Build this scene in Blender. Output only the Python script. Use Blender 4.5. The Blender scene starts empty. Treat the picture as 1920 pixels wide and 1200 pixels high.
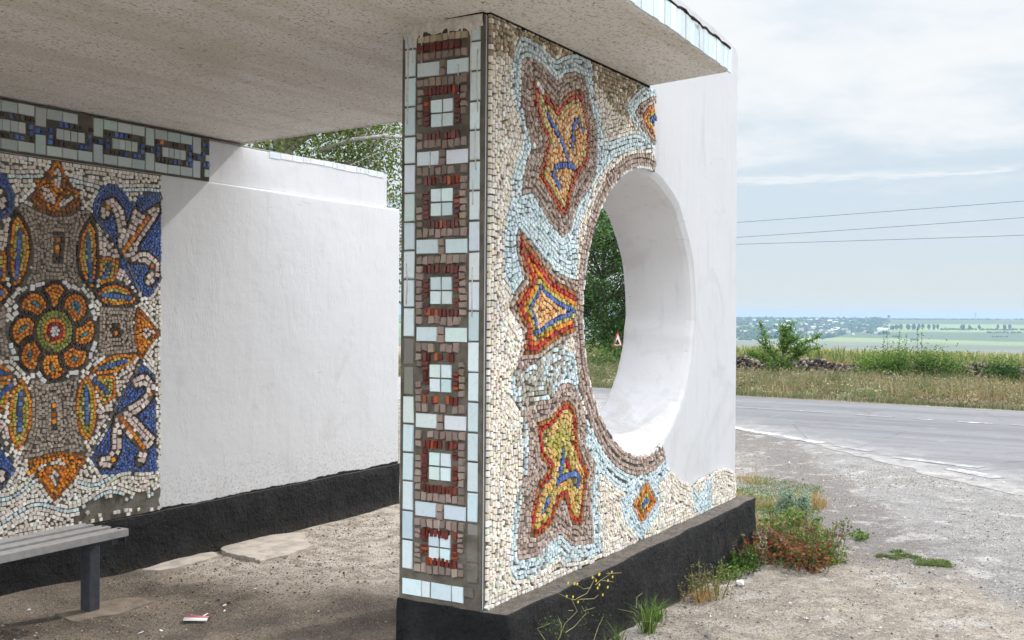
import bpy, bmesh, math, random
import numpy as np
from mathutils import Vector, Matrix
from mathutils.geometry import delaunay_2d_cdt
rng = np.random.default_rng(7)
random.seed(7)
R = math.radians
S = bpy.context.scene
COL = S.collection

# ---------------------------------------------------------------- camera
CAM = Vector((-3.6569, -2.2558, 1.55))
cd = bpy.data.cameras.new('camera'); cam = bpy.data.objects.new('camera', cd); COL.objects.link(cam)
right = Vector((0.50228601, -0.8646744, 0.00685124)); up = Vector((0.00277028, 0.00953235, 0.99995073))
fwd = Vector((0.86469711, 0.50224228, -0.00718336))
m = Matrix((right, up, -fwd)).transposed().to_4x4(); m.translation = CAM
cam.matrix_world = m
cd.sensor_width = 36.0; cd.lens = 36.0 * 2013.6 / 1920.0
cd.clip_start = 0.05; cd.clip_end = 20000
S.camera = cam

# ---------------------------------------------------------------- light
SUN_TO = Vector((1.0, -0.30, 0.886)).normalized()
S.view_settings.view_transform = 'Standard'; S.view_settings.look = 'None'
S.view_settings.exposure = 0.76; S.view_settings.gamma = 1.0
world = bpy.data.worlds.new('World'); S.world = world; world.use_nodes = True
nt = world.node_tree; N = nt.nodes; LK = nt.links
for n in list(N): N.remove(n)
wo = N.new('ShaderNodeOutputWorld'); bg = N.new('ShaderNodeBackground'); bg.inputs[1].default_value = 0.12
sky = N.new('ShaderNodeTexSky'); sky.sky_type = 'NISHITA'; sky.sun_disc = False
sky.sun_elevation = math.asin(SUN_TO.z); sky.sun_rotation = math.atan2(SUN_TO.x, SUN_TO.y)
sky.air_density = 1.0; sky.dust_density = 2.0; sky.ozone_density = 1.5
tc = N.new('ShaderNodeTexCoord'); sep = N.new('ShaderNodeSeparateXYZ'); LK.new(tc.outputs['Generated'], sep.inputs[0])
def wmath(op, a, b=None, c=None, clamp=False):
    n = N.new('ShaderNodeMath'); n.operation = op; n.use_clamp = clamp
    for i, v in enumerate((a, b, c)):
        if v is None: continue
        if isinstance(v, (int, float)): n.inputs[i].default_value = v
        else: LK.new(v, n.inputs[i])
    return n.outputs[0]
def wnoise(vec, scale, detail=6, rough=.55):
    n = N.new('ShaderNodeTexNoise'); n.inputs['Scale'].default_value = scale; n.inputs['Detail'].default_value = detail
    n.inputs['Roughness'].default_value = rough; LK.new(vec, n.inputs['Vector']); return n.outputs['Fac']
def wramp(v, a, b):
    n = N.new('ShaderNodeMapRange'); n.interpolation_type = 'SMOOTHSTEP'; LK.new(v, n.inputs[0])
    n.inputs[1].default_value = min(a, b); n.inputs[2].default_value = max(a, b)
    if a > b: n.inputs[3].default_value = 1; n.inputs[4].default_value = 0
    return n.outputs[0]
# clouds on a flat layer: direction divided by height, stretched towards the horizon
zz = wmath('ADD', wmath('MAXIMUM', sep.outputs[2], 0.0), 0.10)
cx = wmath('DIVIDE', sep.outputs[0], zz); cy = wmath('DIVIDE', sep.outputs[1], zz)
comb = N.new('ShaderNodeCombineXYZ'); LK.new(cx, comb.inputs[0]); LK.new(cy, comb.inputs[1])
n1 = wnoise(comb.outputs[0], 0.9, 8, .6); n2 = wnoise(comb.outputs[0], 2.7, 6, .6)
cl = wmath('ADD', wmath('MULTIPLY', n1, .7), wmath('MULTIPLY', n2, .3))
elev = wramp(sep.outputs[2], 0.06, 0.24)
cov = wmath('ADD', cl, wmath('MULTIPLY', elev, 0.26))
cmask = wramp(cov, 0.53, 0.80)
# a thin bright streak low over the horizon
map_ = N.new('ShaderNodeMapping'); LK.new(tc.outputs['Generated'], map_.inputs[0]); map_.inputs['Scale'].default_value = (5, 5, 42)
ns = wnoise(map_.outputs[0], 1.6, 6, .6)
dz = wmath('ABSOLUTE', wmath('SUBTRACT', wmath('ADD', sep.outputs[2], wmath('MULTIPLY', wmath('SUBTRACT', ns, .5), .035)), 0.122))
streak = wmath('MULTIPLY', wmath('SUBTRACT', 1.0, wramp(dz, 0.0015, 0.007)), wramp(ns, .42, .58))
mask = wmath('MAXIMUM', cmask, wmath('MULTIPLY', streak, .75), clamp=True)
hz = N.new('ShaderNodeMix'); hz.data_type = 'RGBA'; LK.new(wramp(sep.outputs[2], .75, .2), hz.inputs[0])
LK.new(sky.outputs[0], hz.inputs[6]); hz.inputs[7].default_value = (3.25, 3.8, 4.25, 1)
mx = N.new('ShaderNodeMix'); mx.data_type = 'RGBA'
LK.new(wmath('MULTIPLY', mask, 0.9), mx.inputs[0]); LK.new(hz.outputs[2], mx.inputs[6]); mx.inputs[7].default_value = (4.75, 4.83, 4.9, 1)
zen = wmath('ADD', 1.0, wmath('MULTIPLY', wramp(sep.outputs[2], 0.27, 0.85), 2.5))
# sky brightened out of view behind the camera, added to fill shaded faces
zen = wmath('MULTIPLY', zen, wmath('ADD', 1.0, wmath('MULTIPLY', wramp(sep.outputs[0], .05, -.75), .75)))
lowm = N.new('ShaderNodeMix'); lowm.data_type = 'RGBA'; LK.new(wramp(sep.outputs[2], 0.10, 0.0), lowm.inputs[0]); LK.new(mx.outputs[2], lowm.inputs[6]); lowm.inputs[7].default_value = (3.6, 3.85, 3.9, 1)
vm = N.new('ShaderNodeVectorMath'); vm.operation = 'SCALE'; LK.new(lowm.outputs[2], vm.inputs[0]); LK.new(zen, vm.inputs['Scale'])
LK.new(vm.outputs[0], bg.inputs[0]); LK.new(bg.outputs[0], wo.inputs[0])

sd = bpy.data.lights.new('sun', 'SUN'); sd.energy = 1.8; sd.angle = R(1.2); sd.color = (1, .965, .92)
sun = bpy.data.objects.new('sun', sd); COL.objects.link(sun); sun.location = (20, -6, 30)
sun.rotation_euler = SUN_TO.to_track_quat('Z', 'Y').to_euler()

# ---------------------------------------------------------------- helpers
def tag(o, label=None, cat=None, group=None, kind=None):
    if label: o['label'] = label
    if cat: o['category'] = cat
    if group: o['group'] = group
    if kind: o['kind'] = kind
    return o
def empty(name, loc=(0, 0, 0), rz=0):
    o = bpy.data.objects.new(name, None); COL.objects.link(o); o.location = loc; o.rotation_euler = (0, 0, rz); o.empty_display_size = .2
    return o
def link(name, me, mat=None, parent=None, loc=None):
    o = bpy.data.objects.new(name, me); COL.objects.link(o)
    for mm in (mat if isinstance(mat, (list, tuple)) else [mat]):
        if mm is not None: me.materials.append(mm)
    if parent is not None: o.parent = parent
    if loc is not None: o.location = loc
    return o
def mesh_np(name, V, F, col=None, smooth=False):
    """V (n,3); F (m,k) one face size, or list of lists; col (m,4) per face"""
    me = bpy.data.meshes.new(name)
    V = np.asarray(V, dtype=np.float32)
    if isinstance(F, np.ndarray):
        k = F.shape[1]; m_ = len(F)
        me.vertices.add(len(V)); me.vertices.foreach_set('co', V.ravel())
        me.loops.add(m_ * k); me.loops.foreach_set('vertex_index', F.astype(np.int32).ravel())
        me.polygons.add(m_); me.polygons.foreach_set('loop_start', np.arange(m_, dtype=np.int32) * k)
        me.update(calc_edges=True)
        lens = np.full(m_, k)
    else:
        me.from_pydata([tuple(v) for v in V], [], F); lens = np.array([len(f) for f in F])
    if col is not None:
        a = me.attributes.new('tint', 'FLOAT_COLOR', 'CORNER')
        a.data.foreach_set('color', np.repeat(np.asarray(col, dtype=np.float32), lens, axis=0).ravel())
    me.polygons.foreach_set('use_smooth', [smooth] * len(me.polygons))
    me.update(); return me
class MB:
    """collects boxes, tubes, prisms into one mesh"""
    def __init__(s): s.V = []; s.F = []; s.C = []
    def add(s, V, F, c=None):
        b = len(s.V); s.V += [tuple(v) for v in V]; s.F += [[i + b for i in f] for f in F]; s.C += [c or (1, 1, 1, .5)] * len(F)
    def box(s, lo, hi, c=None, M=None):
        x0, y0, z0 = lo; x1, y1, z1 = hi
        V = [Vector(p) for p in ((x0,y0,z0),(x1,y0,z0),(x1,y1,z0),(x0,y1,z0),(x0,y0,z1),(x1,y0,z1),(x1,y1,z1),(x0,y1,z1))]
        if M is not None: V = [M @ v for v in V]
        s.add(V, [[0,3,2,1],[4,5,6,7],[0,1,5,4],[1,2,6,5],[2,3,7,6],[3,0,4,7]], c)
    def tube(s, pts, rad, n=6, c=None, cap=True):
        pts = [Vector(p) for p in pts]; rads = rad if isinstance(rad, (list, tuple)) else [rad] * len(pts)
        b = len(s.V); prev = None
        for i, p in enumerate(pts):
            t = (pts[min(i + 1, len(pts) - 1)] - pts[max(i - 1, 0)])
            if t.length < 1e-9: t = Vector((0, 0, 1))
            t.normalize()
            a = prev if prev is not None else (Vector((1, 0, 0)) if abs(t.z) > .9 else Vector((0, 0, 1)))
            a = a - t * a.dot(t)
            if a.length < 1e-6: a = t.orthogonal()
            a.normalize(); prev = a; bb = t.cross(a)
            for k in range(n):
                an = 2 * math.pi * k / n
                s.V.append(tuple(p + (a * math.cos(an) + bb * math.sin(an)) * rads[i]))
        for i in range(len(pts) - 1):
            for k in range(n):
                s.F.append([b + i * n + k, b + i * n + (k + 1) % n, b + (i + 1) * n + (k + 1) % n, b + (i + 1) * n + k]); s.C.append(c or (1, 1, 1, .5))
        if cap:
            s.F.append([b + k for k in range(n)][::-1]); s.C.append(c or (1, 1, 1, .5))
            e = b + (len(pts) - 1) * n; s.F.append([e + k for k in range(n)]); s.C.append(c or (1, 1, 1, .5))
    def build(s, name, mat, parent=None, bevel=0, smooth=False, tint=False, seg=2):
        me = bpy.data.meshes.new(name); me.from_pydata(s.V, [], s.F)
        if tint:
            a = me.attributes.new('tint', 'FLOAT_COLOR', 'CORNER'); lens = [len(f) for f in s.F]
            a.data.foreach_set('color', np.repeat(np.array(s.C, dtype=np.float32), lens, axis=0).ravel())
        if bevel:
            bm = bmesh.new(); bm.from_mesh(me); bmesh.ops.remove_doubles(bm, verts=bm.verts, dist=1e-5)
            bmesh.ops.bevel(bm, geom=[e for e in bm.edges if len(e.link_faces) == 2 and e.calc_face_angle(0) > .5], offset=bevel, segments=seg, affect='EDGES', profile=.6)
            bm.to_mesh(me); bm.free()
        for p in me.polygons: p.use_smooth = smooth
        return link(name, me, mat, parent)

# value noise, numpy
_perm = np.random.default_rng(3).random((256, 256))
def vnoise(x, y):
    xi = np.floor(x).astype(int); yi = np.floor(y).astype(int); fx = x - xi; fy = y - yi
    fx = fx * fx * (3 - 2 * fx); fy = fy * fy * (3 - 2 * fy)
    g = lambda a, b: _perm[a & 255, b & 255]
    return (g(xi, yi) * (1 - fx) + g(xi + 1, yi) * fx) * (1 - fy) + (g(xi, yi + 1) * (1 - fx) + g(xi + 1, yi + 1) * fx) * fy
def fbm(x, y, o=4):
    s = 0; a = .5
    for i in range(o): s = s + a * vnoise(x * 2 ** i + 17 * i, y * 2 ** i - 9 * i); a *= .5
    return s

# ---------------------------------------------------------------- material helpers
class Mat:
    def __init__(s, name, rough=.8, color=(.5, .5, .5), spec=.3):
        s.m = bpy.data.materials.new(name); s.m.use_nodes = True; s.t = s.m.node_tree; s.n = s.t.nodes; s.l = s.t.links
        s.b = s.n['Principled BSDF']; s.b.inputs['Roughness'].default_value = rough; s.b.inputs['Base Color'].default_value = (*color, 1)
        s.b.inputs['Specular IOR Level'].default_value = spec
        s.tc = s.n.new('ShaderNodeTexCoord'); s.co = s.tc.outputs['Object']
    def inp(s, sock, v):
        if isinstance(v, (int, float)): sock.default_value = v
        elif isinstance(v, (tuple, list)):
            sock.default_value = (*v, 1) if len(v) == 3 and len(sock.default_value) == 4 else v
        else: s.l.new(v, sock)
    def mapping(s, scale=(1, 1, 1), rot=(0, 0, 0)):
        n = s.n.new('ShaderNodeMapping'); s.l.new(s.co, n.inputs[0]); n.inputs['Scale'].default_value = scale; n.inputs['Rotation'].default_value = rot; return n.outputs[0]
    def noise(s, scale, detail=5, rough=.6, vec=None, dist=0):
        n = s.n.new('ShaderNodeTexNoise'); s.l.new(vec or s.co, n.inputs['Vector'])
        n.inputs['Scale'].default_value = scale; n.inputs['Detail'].default_value = detail; n.inputs['Roughness'].default_value = rough; n.inputs['Distortion'].default_value = dist
        return n.outputs['Fac']
    def voro(s, scale, vec=None, feature='F1', out='Distance', rand=1):
        n = s.n.new('ShaderNodeTexVoronoi'); n.feature = feature; s.l.new(vec or s.co, n.inputs['Vector']); n.inputs['Scale'].default_value = scale
        n.inputs['Randomness'].default_value = rand
        return n.outputs[out]
    def ramp(s, v, a, b, lo=0., hi=1.):
        n = s.n.new('ShaderNodeMapRange'); n.interpolation_type = 'SMOOTHSTEP'; s.l.new(v, n.inputs[0])
        for i, x in enumerate((a, b, lo, hi)): n.inputs[i + 1].default_value = x
        return n.outputs[0]
    def math(s, op, a, b=None, clamp=False):
        n = s.n.new('ShaderNodeMath'); n.operation = op; n.use_clamp = clamp; s.inp(n.inputs[0], a)
        if b is not None: s.inp(n.inputs[1], b)
        return n.outputs[0]
    def mix(s, f, a, b, mode='MIX'):
        n = s.n.new('ShaderNodeMix'); n.data_type = 'RGBA'; n.blend_type = mode
        s.inp(n.inputs[0], f); s.inp(n.inputs[6], a); s.inp(n.inputs[7], b); return n.outputs[2]
    def xyz(s):
        n = s.n.new('ShaderNodeSeparateXYZ'); s.l.new(s.co, n.inputs[0]); return n.outputs
    def bump(s, h, strength=.5, dist=.01, prev=None):
        n = s.n.new('ShaderNodeBump'); n.inputs['Strength'].default_value = strength; n.inputs['Distance'].default_value = dist
        s.l.new(h, n.inputs['Height'])
        if prev is not None: s.l.new(prev, n.inputs['Normal'])
        return n.outputs[0]
    def attr(s, name='tint'):
        n = s.n.new('ShaderNodeAttribute'); n.attribute_name = name; return n
    def color(s, v): s.inp(s.b.inputs['Base Color'], v); return s
    def rough(s, v): s.inp(s.b.inputs['Roughness'], v); return s
    def normal(s, v): s.l.new(v, s.b.inputs['Normal']); return s

# white painted lime plaster
def make_plaster(name, base=(.53, .538, .555), streak=.75, k=1., scuff=.5, joint=0):
    M = Mat(name, .85, spec=.15)
    v = M.mapping((7, 7, .8)); st = M.noise(2.2, 6, .65, v)
    sc = M.noise(55, 3, .6); big = M.noise(1.6, 4, .5)
    c = M.mix(M.ramp(st, .52, .74, 0, streak), base, (base[0] * .82, base[1] * .83, base[2] * .86))
    c = M.mix(M.ramp(big, .5, .75, 0, .35), c, (base[0] * .9, base[1] * .9, base[2] * .9))
    sp = M.noise(16, 8, .72, M.mapping((1, 1, 1.6)))
    zz = M.xyz()[2]
    low = M.ramp(zz, .35, 1.5, 1, .25)
    c = M.mix(M.math('MULTIPLY', M.ramp(sp, .665, .72), M.math('MULTIPLY', low, scuff)), c, (.36, .35, .34))
    hor = M.noise(1.5, 5, .6, M.mapping((.7, .7, 9), (0, R(6), 0)))
    scr = M.noise(2.2, 8, .7, M.mapping((1.2, 1, 9), (0, R(-9), 0))); c = M.mix(M.ramp(scr, .64, .70, 0, .45), c, (base[0] * .62, base[1] * .62, base[2] * .62))
    sm = M.noise(1.7, 6, .62, dist=1.2); c = M.mix(M.ramp(sm, .56, .70, 0, .4), c, (base[0] * .78, base[1] * .77, base[2] * .75))
    pit = M.voro(9, rand=1); c = M.mix(M.ramp(pit, .045, .02, 0, .7), c, (.16, .15, .14)); spl = M.math('MULTIPLY', M.ramp(zz, .72, .34), M.ramp(M.noise(60, 4, .7), .5, .62)); c = M.mix(M.math('MULTIPLY', spl, .45), c, (.26, .23, .20))
    if joint: c = M.mix(M.ramp(M.math('ADD', zz, M.math('MULTIPLY', M.math('SUBTRACT', M.noise(4, 5, .65), .5), .07)), .345, .338), c, (.02, .02, .021))
    if scuff > .8:
        lip = M.math('MULTIPLY', M.ramp(zz, 1.25, .80), M.ramp(M.noise(5, 7, .7, dist=.8), .40, .60)); c = M.mix(M.math('MULTIPLY', lip, .7), c, (.40, .385, .36))
    M.color(c)
    n = M.bump(M.noise(3.5, 5, .55), .30 * k, .03)
    n = M.bump(hor, .10 * k, .012, n)
    n = M.bump(M.ramp(M.noise(2.3, 7, .72, M.mapping((1, 1, .45))), .50, .62), .13 * k, .014, n)
    n = M.bump(st, .15, .006, n)
    n = M.bump(M.noise(120, 3, .6), .15, .002, n)
    if joint:
        jz = M.math('ABSOLUTE', M.math('SUBTRACT', M.math('ADD', zz, M.math('MULTIPLY', M.math('SUBTRACT', big, .5), .14)), joint)); jl = M.math('MULTIPLY', M.ramp(jz, .012, .002), M.ramp(sm, .42, .55)); n = M.bump(jl, -.8, .012, n)
        ck = M.voro(.8, M.mapping((1, 1, 1)), 'DISTANCE_TO_EDGE'); n = M.bump(M.math('MULTIPLY', M.ramp(M.math('ADD', ck, M.math('MULTIPLY', sp, .06)), .045, .03), M.ramp(big, .5, .6)), -.5, .008, n)
    M.normal(n); return M.m
M_white = make_plaster('white painted plaster', k=.45)
M_whiteL = make_plaster('white trowelled plaster', (.625, .63, .645), .35, .75, .6, 1.93)
M_white2 = make_plaster('white painted plaster of opening', (.63, .63, .642), .7, .5, .95)

def make_soffit():
    M = Mat('whitewashed rough concrete', .9, spec=.1)
    v = M.mapping((1, 1, 1)); a = M.noise(2.2, 5, .6); b = M.noise(70, 4, .75); s2 = M.noise(26, 6, .7, M.mapping((.5, 2.2, 1)))
    c = M.mix(M.ramp(a, .35, .7), (.80, .78, .745), (.74, .715, .67))
    c = M.mix(M.ramp(b, .53, .64, 0, .75), c, (.20, .16, .125))
    c = M.mix(M.ramp(s2, .58, .68, 0, .65), c, (.22, .18, .14))
    bd = M.noise(1, 3, .5, M.mapping((.35, 5.5, 1))); c = M.mix(M.ramp(bd, .48, .62, 0, .35), c, (.55, .49, .42))
    wt = M.noise(1.1, 7, .65, dist=.6); c = M.mix(M.ramp(wt, .54, .66, 0, .25), c, (.50, .44, .37)); sp3 = M.noise(38, 3, .6); c = M.mix(M.ramp(sp3, .66, .70, 0, .8), c, (.10, .075, .055))
    M.color(c)
    n = M.bump(M.noise(90, 4, .7), .6, .006); n = M.bump(s2, .4, .012, n); n = M.bump(bd, .3, .01, n); M.normal(n)
    return M.m
M_soffit = make_soffit()

def make_grout(name, a=(.23, .215, .185), b=(.13, .12, .10)):
    M = Mat(name, .95, spec=.1)
    M.color(M.mix(M.ramp(M.noise(9, 6, .65), .35, .68), a, b)); M.normal(M.bump(M.noise(60, 5, .7), .8, .006)); return M.m
M_grout = make_grout('grey mortar bed', (.17, .158, .13), (.095, .087, .073))
M_grout2 = make_grout('dark mortar bed', (.15, .135, .11), (.085, .075, .06))

def make_tess():
    M = Mat('mosaic pieces', .4, spec=.45)
    at = M.attr()
    n = M.noise(55, 4, .6); d = M.noise(240, 3, .6)
    c = M.mix(M.ramp(n, .5, .8, 0, .35), at.outputs['Color'], M.mix(1, at.outputs['Color'], (.62, .58, .52), 'MULTIPLY'))
    c = M.mix(M.ramp(d, .55, .75, 0, .3), c, M.mix(1, c, (.6, .56, .52), 'MULTIPLY'))
    M.color(c); M.rough(at.outputs['Alpha'])
    M.normal(M.bump(n, .35, .004, M.bump(d, .3, .0015))); return M.m
M_tess = make_tess()

def make_black():
    M = Mat('black tar paint', .75, spec=.14)
    a = M.noise(5, 6, .65); b = M.noise(24, 6, .7); g = M.noise(130, 3, .7)
    c = M.mix(M.ramp(a, .4, .75), (.016, .016, .017), (.034, .034, .034))
    c = M.mix(M.ramp(b, .68, .76, 0, .4), c, (.085, .078, .07))
    geo = M.n.new('ShaderNodeNewGeometry'); sx = M.n.new('ShaderNodeSeparateXYZ'); M.l.new(geo.outputs['True Normal'], sx.inputs[0])
    topm = M.math('MULTIPLY', M.ramp(sx.outputs[2], .94, .985), M.ramp(M.math('ADD', a, M.math('MULTIPLY', b, .4)), .45, .62, .75, 1))
    c = M.mix(topm, c, M.mix(M.ramp(b, .35, .65), (.19, .165, .14), (.11, .097, .085)))
    low = M.ramp(M.math('ADD', M.xyz()[2], M.math('MULTIPLY', a, .12)), .02, .16, .5, 0)
    c = M.mix(M.math('MULTIPLY', low, M.ramp(g, .4, .6)), c, (.17, .145, .12))
    M.color(c); n = M.bump(a, 1, .07); n = M.bump(M.ramp(M.noise(3.2, 6, .7, M.mapping((1, 1, .6))), .5, .56), .6, .02, n); n = M.bump(b, 1, .035, n); n = M.bump(g, .5, .005, n); M.normal(n); return M.m
M_black = make_black()

def simple(name, col, rough=.6, spec=.3, var=.25, scale=20, bump=.2, metal=0):
    M = Mat(name, rough, col, spec); n = M.noise(scale, 5, .65)
    M.color(M.mix(M.ramp(n, .35, .7), col, tuple(c * (1 - var) for c in col))); M.normal(M.bump(n, bump, .004)); M.b.inputs['Metallic'].default_value = metal
    return M.m
def tinted(name, rough=.7, spec=.25, transl=0., bump=0):
    M = Mat(name, rough, spec=spec); at = M.attr(); M.color(at.outputs['Color'])
    if bump: M.normal(M.bump(M.noise(bump, 4, .7), .6, .02))
    if transl:
        tr = M.n.new('ShaderNodeBsdfTranslucent'); M.l.new(M.mix(1, at.outputs['Color'], (1.3, 1.35, .6), 'MULTIPLY'), tr.inputs[0])
        ms = M.n.new('ShaderNodeMixShader'); ms.inputs[0].default_value = transl
        M.l.new(M.b.outputs[0], ms.inputs[1]); M.l.new(tr.outputs[0], ms.inputs[2]); M.l.new(ms.outputs[0], M.n['Material Output'].inputs[0])
    return M.m
M_leaf = tinted('leaves', .6, .14, .28)
M_grass = tinted('grass blades', .7, .2, .3)
M_rock = tinted('stone lumps', .95, .1, 0, 30)
M_bark = simple('bark', (.10, .085, .07), .9, .1, .5, 12, .8)
M_birch = simple('pale bark', (.42, .40, .38), .85, .15, .5, 14, .5)
M_far = tinted('distant things', .9, .05)

HAZE = 1.6e-4
# outlines of the mosaic figures, metres on the wall (x along it, z up)
RZ={'halo_heart': [(0.183,2.541),(0.188,2.593),(0.211,2.653),(0.254,2.704),(0.316,2.713),(0.394,2.711),(0.474,2.695),(0.578,2.67),(0.642,2.703),(0.729,2.732),(0.819,2.743),(0.931,2.743),(0.944,2.69),(0.951,2.628),(0.988,2.571),(1.032,2.515),(1.07,2.435),(1.071,2.379),(1.141,2.389),(1.284,2.431),(1.407,2.463),(1.698,2.502),(1.715,2.433),(1.551,2.405),(1.395,2.379),(1.194,2.316),(1.019,2.2),(0.947,2.14),(0.935,2.107),(0.854,2.005),(0.809,1.935),(0.799,1.867),(0.795,1.764),(0.791,1.684),(0.53,1.721),(0.427,1.79),(0.328,1.852),(0.266,1.895),(0.233,1.855),(0.263,1.759),(0.283,1.685),(0.204,1.622),(0.127,1.689),(0.134,1.781),(0.129,1.872),(0.133,1.897),(0.172,1.996),(0.199,2.035),(0.189,2.089),(0.206,2.147),(0.256,2.218),(0.284,2.284),(0.25,2.349),(0.219,2.4),(0.19,2.455)],'brown_heart': [(0.266,2.557),(0.27,2.609),(0.307,2.634),(0.365,2.636),(0.435,2.626),(0.516,2.601),(0.59,2.579),(0.654,2.623),(0.764,2.66),(0.844,2.655),(0.885,2.616),(0.916,2.559),(0.965,2.488),(1.003,2.425),(1.004,2.332),(0.993,2.251),(0.97,2.195),(0.923,2.137),(0.83,2.076),(0.785,2.02),(0.719,1.923),(0.643,1.888),(0.526,1.944),(0.464,1.988),(0.393,2.04),(0.364,2.061),(0.273,2.042),(0.275,2.099),(0.295,2.153),(0.323,2.208),(0.361,2.26),(0.341,2.283),(0.292,2.347),(0.273,2.4),(0.258,2.472)],'heart': [(0.357,2.532),(0.406,2.544),(0.477,2.516),(0.594,2.468),(0.644,2.516),(0.732,2.562),(0.81,2.584),(0.851,2.568),(0.876,2.499),(0.924,2.429),(0.925,2.39),(0.922,2.337),(0.915,2.275),(0.851,2.21),(0.772,2.157),(0.739,2.098),(0.707,2.014),(0.653,1.976),(0.61,1.995),(0.524,2.067),(0.422,2.124),(0.421,2.167),(0.461,2.211),(0.475,2.271),(0.495,2.3),(0.434,2.349),(0.403,2.397),(0.373,2.438)],'star_rim': [(0.253,1.908),(0.28,1.893),(0.357,1.854),(0.467,1.797),(0.571,1.738),(0.679,1.711),(0.813,1.69),(0.817,1.452),(0.661,1.419),(0.555,1.391),(0.414,1.332),(0.26,1.291),(0.249,1.366),(0.305,1.412),(0.281,1.483),(0.169,1.571),(0.264,1.661),(0.306,1.688),(0.273,1.722),(0.225,1.813),(0.22,1.859)],'star': [(0.261,1.894),(0.318,1.851),(0.427,1.785),(0.53,1.717),(0.636,1.68),(0.98,1.599),(0.981,1.524),(0.755,1.458),(0.64,1.437),(0.534,1.407),(0.413,1.364),(0.287,1.368),(0.324,1.421),(0.319,1.482),(0.223,1.581),(0.283,1.633),(0.354,1.689),(0.306,1.728),(0.252,1.824)],'bare': [(0.414,1.332),(0.555,1.386),(0.683,1.413),(0.707,1.301),(0.579,1.207),(0.497,1.148),(0.271,1.15),(0.242,1.227),(0.355,1.273)],'halo_dancer': [(0.186,1.287),(0.241,1.313),(0.493,1.41),(0.773,1.362),(0.821,1.216),(0.875,1.092),(1.041,0.913),(1.098,0.831),(1.061,0.781),(1.056,0.717),(1.056,0.712),(1.045,0.632),(1.073,0.493),(1.097,0.374),(0.881,0.376),(0.699,0.407),(0.644,0.446),(0.508,0.418),(0.378,0.401),(0.244,0.425),(0.197,0.481),(0.204,0.656),(0.248,0.808),(0.29,0.821),(0.293,0.962),(0.271,1.138),(0.187,1.204)],'brown_dancer': [(0.33,1.167),(0.559,1.166),(0.632,1.221),(0.708,1.229),(0.787,1.207),(0.863,1.109),(0.949,0.944),(1.005,0.831),(0.995,0.725),(0.982,0.748),(0.96,0.645),(0.986,0.507),(0.999,0.441),(0.765,0.471),(0.642,0.549),(0.547,0.529),(0.426,0.488),(0.257,0.506),(0.259,0.656),(0.286,0.746),(0.314,0.813),(0.314,0.817),(0.342,0.885),(0.35,1.003),(0.324,1.101)],'dancer': [(0.417,1.074),(0.457,1.075),(0.529,1.079),(0.602,1.108),(0.66,1.149),(0.721,1.146),(0.789,1.104),(0.81,1.04),(0.814,0.957),(0.849,0.891),(0.945,0.79),(0.91,0.758),(0.902,0.68),(0.872,0.564),(0.843,0.547),(0.763,0.577),(0.723,0.634),(0.689,0.706),(0.64,0.693),(0.603,0.658),(0.583,0.617),(0.505,0.588),(0.425,0.569),(0.367,0.58),(0.374,0.675),(0.412,0.761),(0.446,0.819),(0.461,0.817),(0.542,0.861),(0.46,0.905),(0.428,0.995)],'diamond_halo': [(1.297,0.6),(1.386,0.627),(1.636,0.698),(1.83,0.582),(1.817,0.456),(1.576,0.35),(1.361,0.483)],'diamond_rim': [(1.429,0.558),(1.636,0.668),(1.8,0.525),(1.567,0.434)],'diamond': [(1.474,0.551),(1.637,0.644),(1.771,0.53),(1.574,0.458)],'up_halo': [(1.362,2.625),(1.459,2.688),(1.603,2.758),(1.785,2.807),(1.793,2.41),(1.609,2.451),(1.462,2.511),(1.336,2.581)],'up_rim': [(1.44,2.581),(1.517,2.64),(1.664,2.701),(1.786,2.735),(1.792,2.446),(1.638,2.461),(1.52,2.519)],'up': [(1.533,2.585),(1.635,2.649),(1.787,2.699),(1.791,2.482),(1.683,2.497),(1.592,2.53)],'wave_r': [(2.29,0.56),(2.433,0.462),(2.541,0.527),(2.653,0.561),(2.659,0.33),(2.546,0.3),(2.345,0.411)]}
RST={'blue': [[(0.478,2.434),(0.561,2.373),(0.648,2.311),(0.692,2.255),(0.737,2.22)],[(0.79,2.449),(0.751,2.397),(0.735,2.324),(0.736,2.276)],[(0.795,2.448),(0.848,2.396)],[(0.771,2.219),(0.671,2.219),(0.58,2.201),(0.549,2.163),(0.618,2.111)],[(0.669,0.936),(0.665,0.871),(0.638,0.804)],[(0.612,0.777),(0.649,0.797),(0.715,0.806),(0.793,0.804),(0.834,0.783),(0.823,0.754),(0.806,0.725)],[(0.534,0.726),(0.488,0.679)]],'red': [[(0.708,0.876),(0.731,0.832)]],'white': [[(0.37,2.276),(0.395,2.251)],[(0.396,2.54),(0.477,2.501)]]}
BEDR=[(3.123,0.411),(3.088,0.526),(2.909,0.569),(2.789,0.574),(2.672,0.565),(2.578,0.561),(2.485,0.563),(2.404,0.545),(2.343,0.531),(2.247,0.563),(2.136,0.596),(2.029,0.653),(1.941,0.693),(1.901,0.751),(1.876,0.807)]
BEDT=[(1.739,2.374),(1.708,2.416),(1.736,2.485),(1.698,2.543),(1.742,2.601),(1.711,2.659),(1.747,2.723),(1.753,2.773)]
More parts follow.
